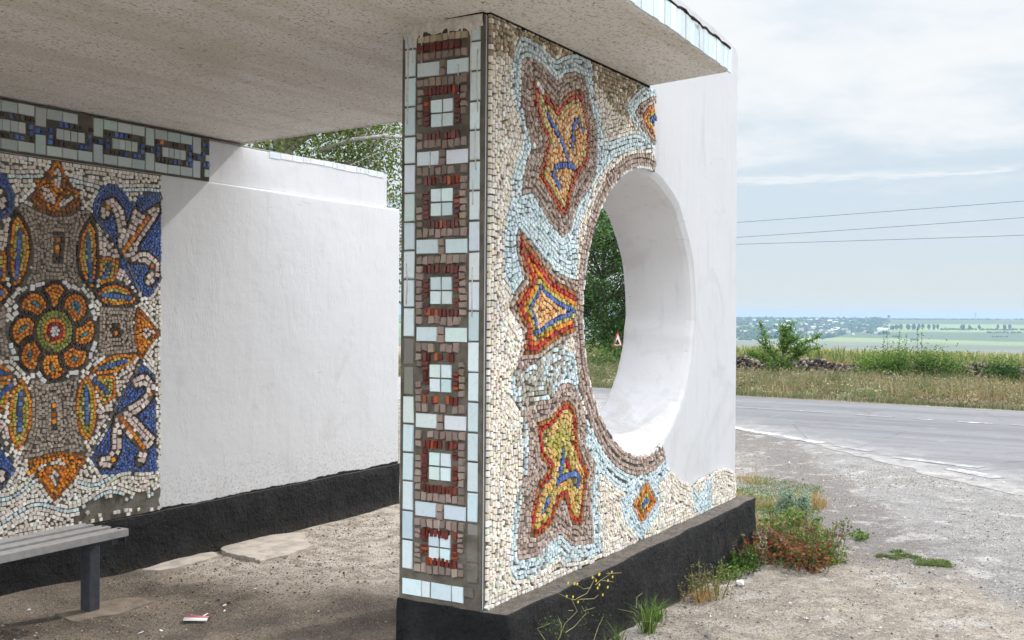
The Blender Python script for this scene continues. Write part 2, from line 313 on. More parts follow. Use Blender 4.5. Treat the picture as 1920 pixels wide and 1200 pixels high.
LZ={'spade_top': [(0.164,2.377),(0.229,2.291),(0.296,2.205),(0.348,2.132),(0.272,2.084),(0.177,2.058),(0.073,2.072),(0.003,2.126),(0.061,2.212),(0.118,2.299)],'petal_tt': [(0.174,2.336),(0.206,2.278),(0.188,2.204),(0.153,2.231),(0.147,2.292)],'petal_tl': [(0.067,2.212),(0.118,2.207),(0.165,2.161),(0.171,2.111),(0.124,2.117),(0.09,2.154)],'petal_tr': [(0.29,2.194),(0.278,2.162),(0.224,2.121),(0.177,2.106),(0.2,2.154),(0.248,2.185)],'leaf_v': [(0.401,2.078),(0.44,1.997),(0.453,1.87),(0.448,1.763),(0.423,1.641),(0.366,1.676),(0.323,1.748),(0.298,1.852),(0.316,1.967),(0.358,2.038)],'leaf_h': [(0.41,1.637),(0.473,1.695),(0.564,1.713),(0.671,1.684),(0.747,1.597),(0.672,1.563),(0.565,1.557),(0.474,1.572)],'fan': [(0.453,1.849),(0.524,1.854),(0.59,1.828),(0.564,1.719),(0.461,1.691)],'taupe_top': [(-0.006,2.105),(0.073,2.062),(0.177,2.048),(0.285,2.077),(0.364,2.112),(0.395,2.089),(0.322,1.978),(0.292,1.862),(0.304,1.758),(0.348,1.676),(0.179,1.692),(0.007,1.668),(0.051,1.789),(0.051,1.9),(0.017,2.007)],'bar_top': [(0.148,1.971),(0.231,1.977),(0.219,1.909),(0.208,1.796),(0.143,1.793),(0.154,1.895)],'taupe_r': [(0.457,1.563),(0.719,1.558),(0.685,1.476),(0.703,1.354),(0.746,1.298),(0.578,1.296),(0.434,1.28),(0.457,1.412)],'cross_r': [(0.545,1.47),(0.597,1.47),(0.597,1.437),(0.627,1.423),(0.598,1.383),(0.545,1.381),(0.545,1.41),(0.526,1.424)],'spade_r': [(0.727,1.572),(0.814,1.497),(0.899,1.405),(0.814,1.323),(0.754,1.249),(0.711,1.326),(0.697,1.422),(0.707,1.504)],'petal_r': [(0.745,1.408),(0.8,1.462),(0.863,1.413),(0.814,1.358)],'leaf_v2': [(0.369,1.188),(0.419,1.11),(0.439,1.004),(0.428,0.886),(0.387,0.791),(0.336,0.855),(0.3,0.949),(0.304,1.052),(0.334,1.141)],'leaf_h2': [(0.385,1.188),(0.466,1.253),(0.578,1.292),(0.729,1.284),(0.678,1.232),(0.579,1.188),(0.482,1.179)],'fan2': [(0.411,1.166),(0.482,1.173),(0.566,1.169),(0.575,1.048),(0.475,0.994)],'taupe_b': [(0.035,1.175),(0.163,1.152),(0.319,1.168),(0.3,1.065),(0.3,0.949),(0.328,0.843),(0.382,0.746),(0.179,0.762),(-0.012,0.777),(0.05,0.869),(0.071,1.005),(0.056,1.106)],'bar_b': [(0.141,1.037),(0.172,1.035),(0.179,0.882),(0.144,0.886)],'spade_b': [(-0.008,0.729),(0.079,0.76),(0.179,0.768),(0.283,0.75),(0.382,0.717),(0.284,0.589),(0.166,0.493),(0.072,0.617)],'petal_b': [(0.168,0.681),(0.195,0.633),(0.169,0.56),(0.137,0.64)],'petal_bl': [(0.072,0.68),(0.129,0.73),(0.253,0.709),(0.284,0.667),(0.194,0.703),(0.122,0.686)],'blue_top': [(0.408,2.079),(0.408,2.153),(0.452,2.231),(0.509,2.271),(0.574,2.271),(0.628,2.233),(0.682,2.167),(0.709,2.191),(0.736,2.227),(0.898,2.26),(0.905,1.734),(0.809,1.62),(0.739,1.652),(0.657,1.727),(0.603,1.812),(0.537,1.928),(0.459,1.998)],'blue_bot': [(0.596,1.006),(0.679,1.123),(0.754,1.236),(0.859,1.155),(0.871,0.574),(0.749,0.582),(0.656,0.601),(0.582,0.597),(0.469,0.604),(0.398,0.705),(0.468,0.79),(0.532,0.877)],'pink_a': [(0.427,2.046),(0.506,2.0),(0.609,1.846),(0.455,1.842)],'pink_b': [(0.603,1.812),(0.684,1.706),(0.753,1.608),(0.604,1.715),(0.551,1.713)],'pink_c': [(0.579,1.168),(0.729,1.23),(0.612,1.052)],'pink_d': [(0.459,0.969),(0.58,0.993),(0.421,0.821)],'pinkX': [(0.889,2.191),(0.889,2.133),(0.829,2.059),(0.766,1.979),(0.722,1.915),(0.713,1.872),(0.624,1.843),(0.604,1.888),(0.625,1.964),(0.66,2.043),(0.686,2.119),(0.712,2.161),(0.752,2.111),(0.829,2.16)],'pinkT': [(0.58,0.926),(0.646,0.955),(0.697,0.93),(0.861,0.778),(0.862,0.75),(0.783,0.702),(0.68,0.782),(0.613,0.856)]}
LST={'pink': [[(0.489,2.1),(0.501,2.142),(0.547,2.16),(0.586,2.118),(0.608,2.034),(0.617,1.902)],[(0.678,1.856),(0.79,1.861),(0.854,1.82),(0.854,1.76),(0.808,1.728)],[(0.721,1.12),(0.781,1.134),(0.83,1.094),(0.816,1.032),(0.747,0.981),(0.638,0.935)],[(0.597,0.911),(0.577,0.832),(0.578,0.738),(0.533,0.67),(0.485,0.675)],[(0.775,0.703),(0.749,0.651)]],'orange': [[(0.807,2.106),(0.724,2.005),(0.623,1.889)],[(0.605,0.924),(0.68,0.836),(0.783,0.716)]],'dark': [[(0.408,2.09),(0.498,1.99),(0.63,1.857),(0.753,1.63)],[(0.763,1.256),(0.612,1.045),(0.406,0.744)]],'orange_dot': [[(0.51,2.135)],[(0.833,1.813)],[(0.825,1.045)],[(0.557,0.68)],[(0.57,1.413)],[(0.161,1.023)],[(0.161,0.973)],[(0.161,0.935)],[(0.18,1.928)],[(0.178,1.887)],[(0.176,1.866)]],'blue_line': [[(0.374,1.971),(0.384,1.866),(0.397,1.709)],[(0.467,1.634),(0.565,1.629),(0.671,1.618)],[(0.48,1.722),(0.531,1.809)],[(0.365,1.113),(0.373,1.008),(0.374,0.891)],[(0.443,1.208),(0.546,1.23),(0.645,1.249)],[(0.419,1.156),(0.523,1.064)]]}
# ---------------------------------------------------------------- mosaic laying
PAL = dict(cream=((.72,.65,.55),(.78,.74,.67),(.65,.57,.45),(.75,.69,.60),(.80,.77,.71),(.68,.62,.52),(.62,.58,.52)),
  creamw=((.74,.70,.63),(.78,.75,.70),(.68,.62,.54),(.62,.57,.50)),
  print=((.21,.20,.18),(.24,.23,.21)), imprint=((.36,.335,.28),(.40,.37,.31),(.33,.305,.25)), blue=((.58,.69,.72),(.64,.735,.76),(.53,.64,.68),(.615,.715,.74)), frieze=((.44,.505,.50),(.50,.56,.55),(.40,.465,.46)), coping=((.66,.69,.71),(.70,.73,.75),(.62,.66,.69)), brown=((.35,.265,.22),(.43,.34,.29),(.285,.21,.175),(.39,.30,.25),(.48,.395,.345)),
  rust=((.30,.10,.02),(.36,.13,.025),(.24,.075,.02),(.42,.16,.03)), red=((.40,.018,.02),(.48,.03,.03),(.30,.015,.02),(.42,.05,.03)),
  orange=((.68,.24,.02),(.60,.19,.02),(.74,.30,.03),(.55,.15,.02)), olive=((.40,.34,.07),(.48,.41,.11),(.36,.30,.05),(.52,.46,.17)),
  deep=((.065,.12,.37),(.085,.16,.44),(.05,.095,.30),(.115,.20,.46),(.07,.12,.33),(.09,.115,.21)), peach=((.68,.35,.13),(.72,.43,.20),(.62,.29,.09),(.72,.50,.28)),
  dark=((.045,.028,.022),(.06,.04,.03),(.035,.025,.022),(.075,.05,.04)), taupe=((.33,.27,.22),(.39,.32,.265),(.26,.215,.175),(.36,.295,.245)),
  pink=((.66,.54,.49),(.71,.60,.55),(.61,.50,.46),(.68,.57,.53)), white=((.74,.73,.71),(.70,.69,.68)), teal=((.07,.20,.25),(.10,.26,.30),(.05,.15,.22)),
  lime=((.24,.26,.05),(.29,.30,.08),(.20,.22,.05)), slate=((.09,.09,.09),(.12,.12,.12),(.07,.07,.075)), shade_grime=((.36,.295,.205),(.42,.345,.25),(.30,.24,.16),(.46,.385,.28)),
  brick=((.13,.024,.017),(.10,.02,.015),(.15,.03,.018),(.12,.025,.022),(.09,.018,.015),(.16,.03,.02),(.14,.025,.02),(.11,.022,.016),(.095,.02,.015),(.13,.03,.022),(.36,.075,.02)), rose=((.255,.195,.165),(.30,.235,.20),(.215,.165,.14)), brun=((.20,.075,.03),(.25,.10,.035),(.16,.06,.025)))
GLOSS = dict(imprint=.95, print=.95, cream=.75, creamw=.7, brown=.8, taupe=.8, shade_grime=.85, rose=.8, blue=.22, frieze=.3, coping=.4, white=.25, slate=.6, pink=.5, dark=.45, brun=.4)
def tint(k, v=.10):
    c = np.array(PAL[k][rng.integers(len(PAL[k]))]) * (1 + rng.normal(0, v)); c = np.clip(c * (1 + rng.normal(0, .025, 3)), .004, .85)
    return (*c, GLOSS.get(k, .28))
def inside(P, X, Z):
    c = np.zeros(X.shape, bool); n = len(P); j = n - 1
    for i in range(n):
        xi, zi = P[i]; xj, zj = P[j]
        if zi != zj:
            c ^= ((zi > Z) != (zj > Z)) & (X < (xj - xi) * (Z - zi) / (zj - zi) + xi)
        j = i
    return c
def polydist(P, x, z):
    d = np.full(x.shape, 1e9)
    for (ax, az), (bx, bz) in zip(P, P[1:] + P[:1]):
        ux, uz = bx - ax, bz - az; L = ux * ux + uz * uz + 1e-12
        t = np.clip(((x - ax) * ux + (z - az) * uz) / L, 0, 1); d = np.minimum(d, np.hypot(x - ax - t * ux, z - az - t * uz))
    return d
def jfa(seed):
    H, W_ = seed.shape; iy, ix = np.mgrid[0:H, 0:W_]
    by = np.where(seed, iy, -99999).astype(np.int32); bx = np.where(seed, ix, -99999).astype(np.int32)
    step = 1 << int(math.ceil(math.log2(max(H, W_)))) - 1
    while step >= 1:
        for dy in (-step, 0, step):
            for dx in (-step, 0, step):
                if dx == 0 and dy == 0: continue
                sy = np.full_like(by, -99999); sx = np.full_like(bx, -99999)
                ys, yd = (slice(max(0, dy), H + min(0, dy)), slice(max(0, -dy), H + min(0, -dy)))
                xs, xd = (slice(max(0, dx), W_ + min(0, dx)), slice(max(0, -dx), W_ + min(0, -dx)))
                sy[yd, xd] = by[ys, xs]; sx[yd, xd] = bx[ys, xs]
                b = (iy - sy) ** 2.0 + (ix - sx) ** 2.0 < (iy - by) ** 2.0 + (ix - bx) ** 2.0
                by = np.where(b, sy, by); bx = np.where(b, sx, bx)
        step //= 2
    return np.hypot(iy - by, ix - bx)
class Mosaic:
    """lays small stones row by row along the outlines of the drawn figures; x runs along the wall, z up"""
    def __init__(s, x0, x1, z0, z1, res=.004):
        s.x0, s.z0, s.res = x0, z0, res
        xs = np.arange(x0, x1, res) + res / 2; zs = np.arange(z0, z1, res) + res / 2
        s.X, s.Z = np.meshgrid(xs, zs); s.lab = np.full(s.X.shape, -1, int); s.zones = []; s.tiles = []; s.cells = {}
    def zone(s, mask, rings, row=.023, ln=.025, own=None, miss=0., alt=None):
        """alt = (second palette, mask): pieces whose centre lies in the mask take it instead"""
        s.lab[mask] = len(s.zones); s.zones.append(dict(rings=rings, row=row * .90, ln=ln * .88, own=own, miss=miss, alt=alt))
    def poly(s, P, rings, **k):
        own = k.pop('own', False); s.zone(inside(P, s.X, s.Z), rings, own=P if own else None, **k)
    def near(s, x, z, r):
        i, j = int(x // .03), int(z // .03)
        for a in (-1, 0, 1):
            for b in (-1, 0, 1):
                for (px, pz, ps) in s.cells.get((i + a, j + b), ()):
                    if (px - x) ** 2 + (pz - z) ** 2 < (.5 * (r + ps * .9)) ** 2: return True
        return False
    def put(s, x, z, ang, w, l, key, h=None, jit=.06):
        s.cells.setdefault((int(x // .03), int(z // .03)), []).append((x, z, min(w, l))); s.tiles.append((x, z, ang, w, l, key, h, jit))
    def stroke(s, pts, key, size=.024, w=None):
        w = w or size
        if len(pts) == 1: s.put(*pts[0], .3, size, size, key); return
        acc = size / 2
        for (ax, az), (bx, bz) in zip(pts, pts[1:]):
            L = math.hypot(bx - ax, bz - az)
            while acc < L:
                t = acc / L; s.put(ax + (bx - ax) * t, az + (bz - az) * t, math.atan2(bz - az, bx - ax), w, size, key); acc += size * 1.04
            acc -= L
    def lay(s):
        lab = s.lab; e = np.zeros(lab.shape, bool)
        e[:, 1:] |= lab[:, 1:] != lab[:, :-1]; e[1:] |= lab[1:] != lab[:-1]; e[0] = e[-1] = True; e[:, 0] = e[:, -1] = True
        D = jfa(e) * s.res
        for zi, zn in enumerate(s.zones):
            m_ = lab == zi
            if not m_.any(): continue
            iy, ix = np.nonzero(m_); x, z = s.X[m_], s.Z[m_]
            d = polydist(zn['own'], x, z) if zn['own'] else D[m_]
            Df = np.zeros(lab.shape); Df[iy, ix] = d; gy, gx = np.gradient(np.where(m_, Df, D)); gx, gy = gx[m_], gy[m_]
            row, ln = zn['row'], zn['ln']
            for k in range(int(d.max() / row) + 1):
                band = np.nonzero(np.abs(d - (k + .5) * row) < s.res * .62)[0]
                if not len(band): continue
                bx, bz = x[band], z[band]; free = np.ones(len(band), bool); cur = 0
                key = zn['rings'][min(k, len(zn['rings']) - 1)]
                lk = ln * rng.uniform(.92, 1.08); px, pz = bx[0], bz[0]
                while free.any():
                    dd = np.where(free, (bx - px) ** 2 + (bz - pz) ** 2, 9e9); cur = int(dd.argmin()); px, pz = bx[cur], bz[cur]
                    lt = lk * rng.uniform(.85, 1.2)
                    free &= (bx - px) ** 2 + (bz - pz) ** 2 > (lt * .97) ** 2
                    i = band[cur]
                    if rng.random() < zn['miss'] or s.near(px, pz, min(row, lt) * .90): continue
                    kk = key
                    if zn['alt'] is not None and zn['alt'][1](px, pz): kk = zn['alt'][0]
                    s.put(px, pz, math.atan2(gy[i], gx[i]) + math.pi / 2, row, lt, kk)
            # small chips into what is left open between the rows
            for i in rng.permutation(len(x))[: len(x) // 6]:
                if d[i] > row * .3 and not s.near(x[i], z[i], row * .84):
                    if rng.random() < min(1, zn['miss'] * 3): s.cells.setdefault((int(x[i] // .03), int(z[i] // .03)), []).append((x[i], z[i], row)); continue
                    k = int(d[i] / row); kk = zn['rings'][min(k, len(zn['rings']) - 1)]
                    if zn['alt'] is not None and zn['alt'][1](x[i], z[i]): kk = zn['alt'][0]
                    s.put(x[i], z[i], rng.uniform(0, 3), row * .72, row * .72, kk, None, .25)
    def build(s, name, y, parent, hgt=.009, gap=.83, out=-1):
        V = []; F = []; C = []
        for (x, z, a, w, l, key, h, jit) in s.tiles:
            ca, sa = math.cos(a), math.sin(a); hl, hw = l * gap / 2, w * gap / 2; b = len(V)
            hh = (h or hgt) * rng.uniform(.75, 1.25); tx, tz = rng.normal(0, .07, 2)
            top = []
            for (u, v) in ((-1, -1), (1, -1), (1, 1), (-1, 1)):
                uu = u * hl * (1 + rng.normal(0, jit * .6)); vv = v * hw * (1 + rng.normal(0, jit * .6))
                V.append((x + uu * ca - vv * sa, y, z + uu * sa + vv * ca))
                top.append((x + (uu * ca - vv * sa) * .965, y + out * (hh + uu * tx + vv * tz), z + (uu * sa + vv * ca) * .965))
            V += top
            q = [[b+4,b+5,b+6,b+7],[b,b+1,b+5,b+4],[b+1,b+2,b+6,b+5],[b+2,b+3,b+7,b+6],[b+3,b,b+4,b+7]]
            F += q; C += [tint(key)] * 5
        me = mesh_np(name, np.array(V), np.array(F), np.array(C))
        return link(name, me, M_tess, parent)

# ---------------------------------------------------------------- bus shelter
shelter = tag(empty('bus_shelter', (1.6, 1.4, 0)), 'white roadside bus shelter with mosaic walls, flat roof and a round hole', 'bus shelter')
P0 = Vector((1.6, 1.4, 0))
def hang(o): o.matrix_parent_inverse = Matrix.Translation(-P0); return o
def part(mb_or_me, name, mat, parent=shelter, **k):
    o = mb_or_me.build(name, mat, parent, **k) if isinstance(mb_or_me, MB) else link(name, mb_or_me, mat, parent)
    return hang(o) if parent is shelter else o
T, HX, HZ, HR = .403, 1.625, 1.557, .757
roofz = lambda y: 2.752 - .0346 * max(y, 0)

# right wall: slab with a round opening
out = [(0, .20), (3.14, .20), (3.145, 1.2), (3.13, 2.6), (3.128, 3.13), (3.135, 3.22), (3.10, 3.262), (2.9, 3.285), (2.732, 3.30), (2.1, 3.33), (1.64, 3.34), (1.64, 2.751), (0, 2.751)]
def wall_mesh():
    cor = [math.atan2(z - HZ, x - HX) for x, z in out]
    angs = sorted(set(list(np.linspace(-math.pi, math.pi, 97)[:-1]) + cor))
    def hit(a):
        best = None; dx, dz = math.cos(a), math.sin(a)
        for (ax, az), (bx, bz) in zip(out, out[1:] + out[:1]):
            ux, uz = bx - ax, bz - az; den = dx * uz - dz * ux
            if abs(den) < 1e-9: continue
            t = ((ax - HX) * uz - (az - HZ) * ux) / den; u = ((ax - HX) * dz - (az - HZ) * dx) / den
            if t > 0 and -1e-6 <= u <= 1 + 1e-6 and (best is None or t < best): best = t
        return HX + dx * best, HZ + dz * best
    V = []; n = len(angs); rings = []
    rg = np.random.default_rng(5); wob = [(float(fbm(np.array((math.cos(a) + 2) * 5.), np.array((math.sin(a) + 2) * 5.), 4)) - .47) * .03 for a in angs]
    spec = [(HR + .022, 0.0, 0, 0), (HR + .006, .004, 0, 0), (HR - .016, .018, 0, 0), (HR - .03, .045, 0, 0), (HR - .06, .2, -.005, .01), (HR - .095, T - .02, -.012, .02), (HR - .085, T, -.012, .02)]
    ro = []
    for a in angs:
        x, z = hit(a); ro.append(len(V)); V.append((x, 0, z))
    rings.append(ro)
    for (r, y, ox, oz) in spec:
        ro = []
        for a, w_ in zip(angs, wob):
            ro.append(len(V)); V.append((HX + ox + (r + w_) * math.cos(a), y, HZ + oz + (r + w_) * math.sin(a)))
        rings.append(ro)
    ro = []
    for a in angs:
        x, z = hit(a); ro.append(len(V)); V.append((x, T, z))
    rings.append(ro); rings.append(rings[0])
    F = []; mi = []
    for q in range(len(rings) - 1):
        for i in range(n):
            j = (i + 1) % n; F.append([rings[q][i], rings[q + 1][i], rings[q + 1][j], rings[q][j]]); mi.append(1 if 2 <= q <= 6 else 0)
    me = bpy.data.meshes.new('right_wall'); me.from_pydata(V, [], F)
    for p, k in zip(me.polygons, mi): p.material_index = k; p.use_smooth = False
    for p in me.polygons:
        if p.index // n in (4, 5): p.use_smooth = True
    me.update(); return me
rwall = part(wall_mesh(), 'pierced_wall', [M_white, M_white2])
rwall['label'] = 'wall with round opening, mosaic on its near half and white paint on its far half'

# mortar bed (5 mm) for the right mosaic
arc = [(HX + (HR + .004) * math.cos(a), HZ + (HR + .004) * math.sin(a)) for a in np.linspace(math.atan2(.807 - HZ, 1.876 - HX), math.atan2(2.374 - HZ, 1.739 - HX) - 2 * math.pi, 70)]
bedpoly = [(.012, .352), (3.12, .352)] + BEDR + arc + [p for p in BEDT if p[1] < 2.745] + [(1.74, 2.747), (.012, 2.747)]
def prism_xz(poly, y0, y1):
    n = len(poly); V = [(x, y0, z) for x, z in poly] + [(x, y1, z) for x, z in poly]
    if sum(ax * bz - bx * az for (ax, az), (bx, bz) in zip(poly, poly[1:] + poly[:1])) < 0: V = [(x, y0, z) for x, z in poly[::-1]] + [(x, y1, z) for x, z in poly[::-1]]
    P2 = [Vector((v[0], v[2])) for v in V[:n]]
    vo, _, fo, ov, _, _ = delaunay_2d_cdt(P2, [], [list(range(n))], 1, 1e-7)
    idx = [o[0] for o in ov]
    bm = bmesh.new(); vs = [bm.verts.new(v) for v in V]
    for f in fo:
        t = [idx[k] for k in f]
        if len(set(t)) == 3: bm.faces.new([vs[k] for k in t]); bm.faces.new([vs[n + k] for k in t][::-1])
    for i in range(n): j = (i + 1) % n; bm.faces.new([vs[i], vs[n + i], vs[n + j], vs[j]])
    bmesh.ops.recalc_face_normals(bm, faces=bm.faces)
    me = bpy.data.meshes.new('prism'); bm.to_mesh(me); bm.free(); return me
part(prism_xz(bedpoly, .004, -.007), 'mortar_bed', M_grout, rwall)

MR = Mosaic(0, 3.15, .35, 2.76)
bedmask = inside(bedpoly, MR.X, MR.Z)
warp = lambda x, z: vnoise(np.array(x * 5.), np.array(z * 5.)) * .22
dim_soot = lambda x, z: float(2.752 - z) < .04 + float(warp(x, z)) and rng.random() < .8  # grime and the shade under the roof, both painted into the top tiles
MR.zone(bedmask, ['cream'], .021, .029, alt=('shade_grime', dim_soot), miss=.01)
def rz(k, rings, **kw): MR.poly(RZ[k], rings, **kw)
dim_sootb = lambda p: ((p), lambda x, z: False)
rz('halo_heart', ['blue'], row=.0215, ln=.024, miss=.05)
rz('halo_dancer', ['blue'], row=.0215, ln=.024, miss=.05, alt=('imprint', lambda x, z: rng.random() < (.55 if x < .32 and z > .75 else .12)))
rz('bare', ['blue'], row=.023, ln=.026, miss=.05, alt=('imprint', lambda x, z: rng.random() < .6))
rz('up_halo', ['blue'], row=.021, ln=.022)
rz('up_rim', ['brown'], row=.021)
rz('up', ['rust', 'orange', 'olive', 'deep'], own=True, row=.021)
rz('brown_heart', ['brown'], row=.0225, ln=.027, miss=.02)
rz('star_rim', ['brown'], row=.021)
rz('brown_dancer', ['brown'], row=.0225, ln=.026, miss=.03)
rz('heart', ['rust', 'red', 'olive', 'peach'], own=True, row=.021, ln=.026, miss=.03)
rz('star', ['rust', 'red', 'orange', 'olive', 'deep', 'peach'], own=True, row=.0225, ln=.027, miss=.10)
rz('dancer', ['rust', 'red', 'olive', 'peach', 'olive'], own=True, row=.0215, ln=.027, miss=.12)
rr = np.hypot(MR.X - HX, MR.Z - HZ); an = np.arctan2(MR.Z - HZ, MR.X - HX)
low = (an < -.75) & (an > -2.45) & (MR.Z < 1.0)
MR.zone(bedmask & low & (rr < HR + .20) & (rr > HR + .1), ['blue'], .022, .024, miss=.05)
rz('diamond_halo', ['blue'], row=.0215, ln=.023)
rz('wave_r', ['blue'], row=.021)
rz('diamond_rim', ['brown'], row=.02)
rz('diamond', ['orange', 'rust', 'olive', 'deep'], own=True, row=.02)
wid = .075 + .03 * np.clip((-an - .4), 0, 1)
MR.zone(bedmask & (rr < HR + wid) & (rr > HR), ['brown'], .0235, .026)
MR.lab[~bedmask] = -1
for k, ss in RST.items():
    for st in ss: MR.stroke(st, {'blue': 'deep'}.get(k, k), .025, .026)
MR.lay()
edge_in = lambda x, z: math.hypot(x - HX, z - HZ) > HR + .008
MR.tiles = [t for t in MR.tiles if edge_in(t[0], t[1]) and inside(bedpoly, np.array([t[0]]), np.array([t[1]]))[0]]
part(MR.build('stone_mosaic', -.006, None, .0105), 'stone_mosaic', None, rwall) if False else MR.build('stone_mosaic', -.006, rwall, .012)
# strip of thin white chips set on edge round the opening
mb = MB()
for k in range(150):
    a = math.atan2(.83 - HZ, 1.87 - HX) - k * .0305
    if a < math.atan2(2.3 - HZ, 1.72 - HX) - 2 * math.pi: break
    if rng.random() < .12: continue
    r = HR + .006; c, s_ = math.cos(a), math.sin(a)
    M4 = Matrix(((c, 0, -s_, HX + r * c), (0, 1, 0, 0), (s_, 0, c, HZ + r * s_), (0, 0, 0, 1)))
    mb.box((-.007, -.017 + rng.normal(0, .002), -.0105), (.006, -.0055, .0105), tint('white' if rng.random() < .75 else 'slate'), M4)
mb.build('opening_edging', M_tess, rwall, tint=True)

# end face of the right wall: glazed tiles and small stones; u runs along +Y, shown face at X = -0.006
mb = MB()
mb.box((-.007, .0, .352), (.004, T - .002, 2.735)); ef = mb.build('mortar_bed', M_grout2, rwall)
ef['label'] = 'dark mortar on the narrow end face of the wall'
def etile(mb, u0, u1, z0, z1, key, h=.006, j=0.002, x=-.007, gl=None):
    b = len(mb.V); V = []
    t0 = rng.normal(0, .0012)
    for sc, xx in ((1, x), (.94, x - h)):
        cu, cz = (u0 + u1) / 2, (z0 + z1) / 2
        for (u, z) in ((u0, z0), (u1, z0), (u1, z1), (u0, z1)):
            V.append((xx + (t0 * (1 if u > cu else -1) if sc < 1 else 0), cu + (u - cu) * sc + rng.normal(0, j * .5), cz + (z - cz) * sc + rng.normal(0, j * .5)))
    c = tint(key, .05 if key == 'blue' else .1) if gl is None else gl
    mb.add(V, [[4, 5, 6, 7][::-1], [0, 1, 5, 4][::-1], [1, 2, 6, 5][::-1], [2, 3, 7, 6][::-1], [3, 0, 4, 7][::-1]], c)
mb = MB()
bands = [2.546, 2.18, 1.818, 1.458, 1.100, .735]
# side columns
for (u0, u1) in ((.333, .385), (.018, .064)):
    z = .475 if u0 > .2 else .462
    while z < 2.66:
        h = rng.uniform(.115, .125); z1 = min(z + h, 2.70)
        miss = (u0 > .2 and 1.13 < z < 1.38 ) or (u0 < .2 and .42 < z < .64)
        if miss and rng.random() < .9: etile(mb, u0 + .003, u1 - .003, z + .008, z1 - .006, 'print', .0018, .004)
        else: etile(mb, u0, u1, z + .004, z1 - .003, 'blue', .005, .001)
        z = z1
    
for i, bz in enumerate(bands):
    etile(mb, .215, .322, bz - .029, bz + .029, 'blue', .005, .001); etile(mb, .074, .178, bz - .03, bz + .028, 'blue', .005, .001)
    for dz in (-.018, .016): etile(mb, .183, .210, bz + dz - .015, bz + dz + .014, 'rose', .011, .003)
    zt = bz - .034; zb = (bands[i + 1] if i < 5 else .437) + .034
    # outer ring of rose stones
    n = 8; cu = .198; ug = np.linspace(.076, .320, n + 1)
    for k in range(n):
        for zz0 in (zt - .036, zb + .006):
            if rng.random() < (.1 if i != 3 else .28): continue
            etile(mb, ug[k] + .002, ug[k + 1] - .003, zz0 + rng.normal(0, .002), zz0 + .032 + rng.normal(0, .002), 'rose', .011, .004)
    nz = 7; zg = np.linspace(zb + .044, zt - .044, nz + 1)
    for k in range(nz):
        for u0 in (.080, .292):
            if rng.random() < (.1 if i != 3 else .35): continue
            etile(mb, u0 + rng.normal(0, .002), u0 + .026, zg[k] + .002, zg[k + 1] - .004, 'rose', .011, .004)
    # inner ring of dark red glass
    n2 = 9; ug = np.linspace(.112, .284, n2 + 1); ty, by = zt - .058, zb + .056
    for k in range(n2):
        for zc in (ty, by):
            if rng.random() < (.08 if i != 3 else .45): continue
            etile(mb, ug[k] + .002, ug[k + 1] - .002, zc - .017 + rng.normal(0, .002), zc + .014 + rng.normal(0, .002), 'brick', .009, .003)
    nz = 7; zg = np.linspace(by + .020, ty - .020, nz + 1)
    for k in range(nz):
        for u0 in (.110, .260):
            if rng.random() < (.08 if i != 3 else .4): continue
            etile(mb, u0 + rng.normal(0, .002), u0 + .026, zg[k] + .003, zg[k + 1] - .002, 'brick', .009, .003)
    zc = (ty + by) / 2
    for su in (0, 1):
        for sz in (0, 1):
            etile(mb, .199 - .053 + su * .0555, .199 - .003 + su * .0555, zc - .056 + sz * .0585, zc - .003 + sz * .0585, 'blue', .005, .0008)
# above the top band, and the lowest row
ug = np.linspace(.076, .320, 9)
for k in range(8):
    etile(mb, ug[k] + .002, ug[k + 1] - .003, 2.585, 2.612, 'rose', .011, .004); etile(mb, ug[k] + .002, ug[k + 1] - .003, 2.656, 2.682, 'shade_grime', .009, .004)
    if .1 < ug[k] < .29: etile(mb, ug[k] + .003, ug[k + 1] - .003, 2.618, 2.648, 'brick', .009, .003)
for (u0, u1) in ((.288, .385), (.245, .283), (.140, .240), (.082, .135)): etile(mb, u0, u1, .372, .437, 'blue', .005, .001)
mb.build('glazed_tile_panel', M_tess, rwall, tint=True)
# smeared mortar with runs of dried whitewash at the head of the end face
mb = MB()
V = []; F = []; us = np.linspace(.002, T - .012, 110)
prof = []
for k, u in enumerate(us):
    nz_ = float(fbm(np.array(u * 28.), np.array(3.3), 3)); rn = float(vnoise(np.array(u * 95.), np.array(7.7)))
    prof.append(2.752 - (.038 + .05 * nz_ + .075 * max(0., rn - .68) * 3))
for k, u in enumerate(us):
    V += [(-.016, u, 2.747), (-.021, u, (2.747 + prof[k]) / 2), (-.013, u, prof[k])]
for k in range(len(us) - 1):
    a = 3 * k; F += [[a, a + 1, a + 4, a + 3], [a + 1, a + 2, a + 5, a + 4]]
mb.add(V, F); drips = []
for u, z0, ln in ((.372, 2.69, .27), (.367, 2.66, .33), (.345, 2.68, .1), (.30, 2.69, .12), (.06, 2.68, .22), (.028, 2.6, .25), (.035, 2.3, .18), (.12, 2.55, .12), (.255, 2.21, .07), (.045, 1.73, .2), (.37, 1.75, .17), (.045, 2.08, .1), (.2, .70, .05)):
    drips.append(MB()); drips[-1].tube([(-.0125, u, z0), (-.0135, u + rng.normal(0, .002), z0 - ln * .5), (-.0125, u + rng.normal(0, .003), z0 - ln)], [.0028, .002, .0032], 5)
M_smear = simple('dried mortar and whitewash', (.66, .63, .59), .9, .1, .35, 30, .5)
mb.build('mortar_smear', M_smear, rwall, smooth=True)
for d_ in drips: d_.build('whitewash_drip', M_smear, rwall, smooth=True)
# broken mortar at the lower right corner of the end face
mb = MB()
for (u, z, w, h) in ((.040, .60, .052, .11), (.038, .50, .05, .075), (.055, .42, .045, .04)):
    mb.box((-.014, u - w / 2, z - h / 2), (-.006, u + w / 2, z + h / 2))
mb.build('mortar_patch', M_grout, rwall, bevel=.004)
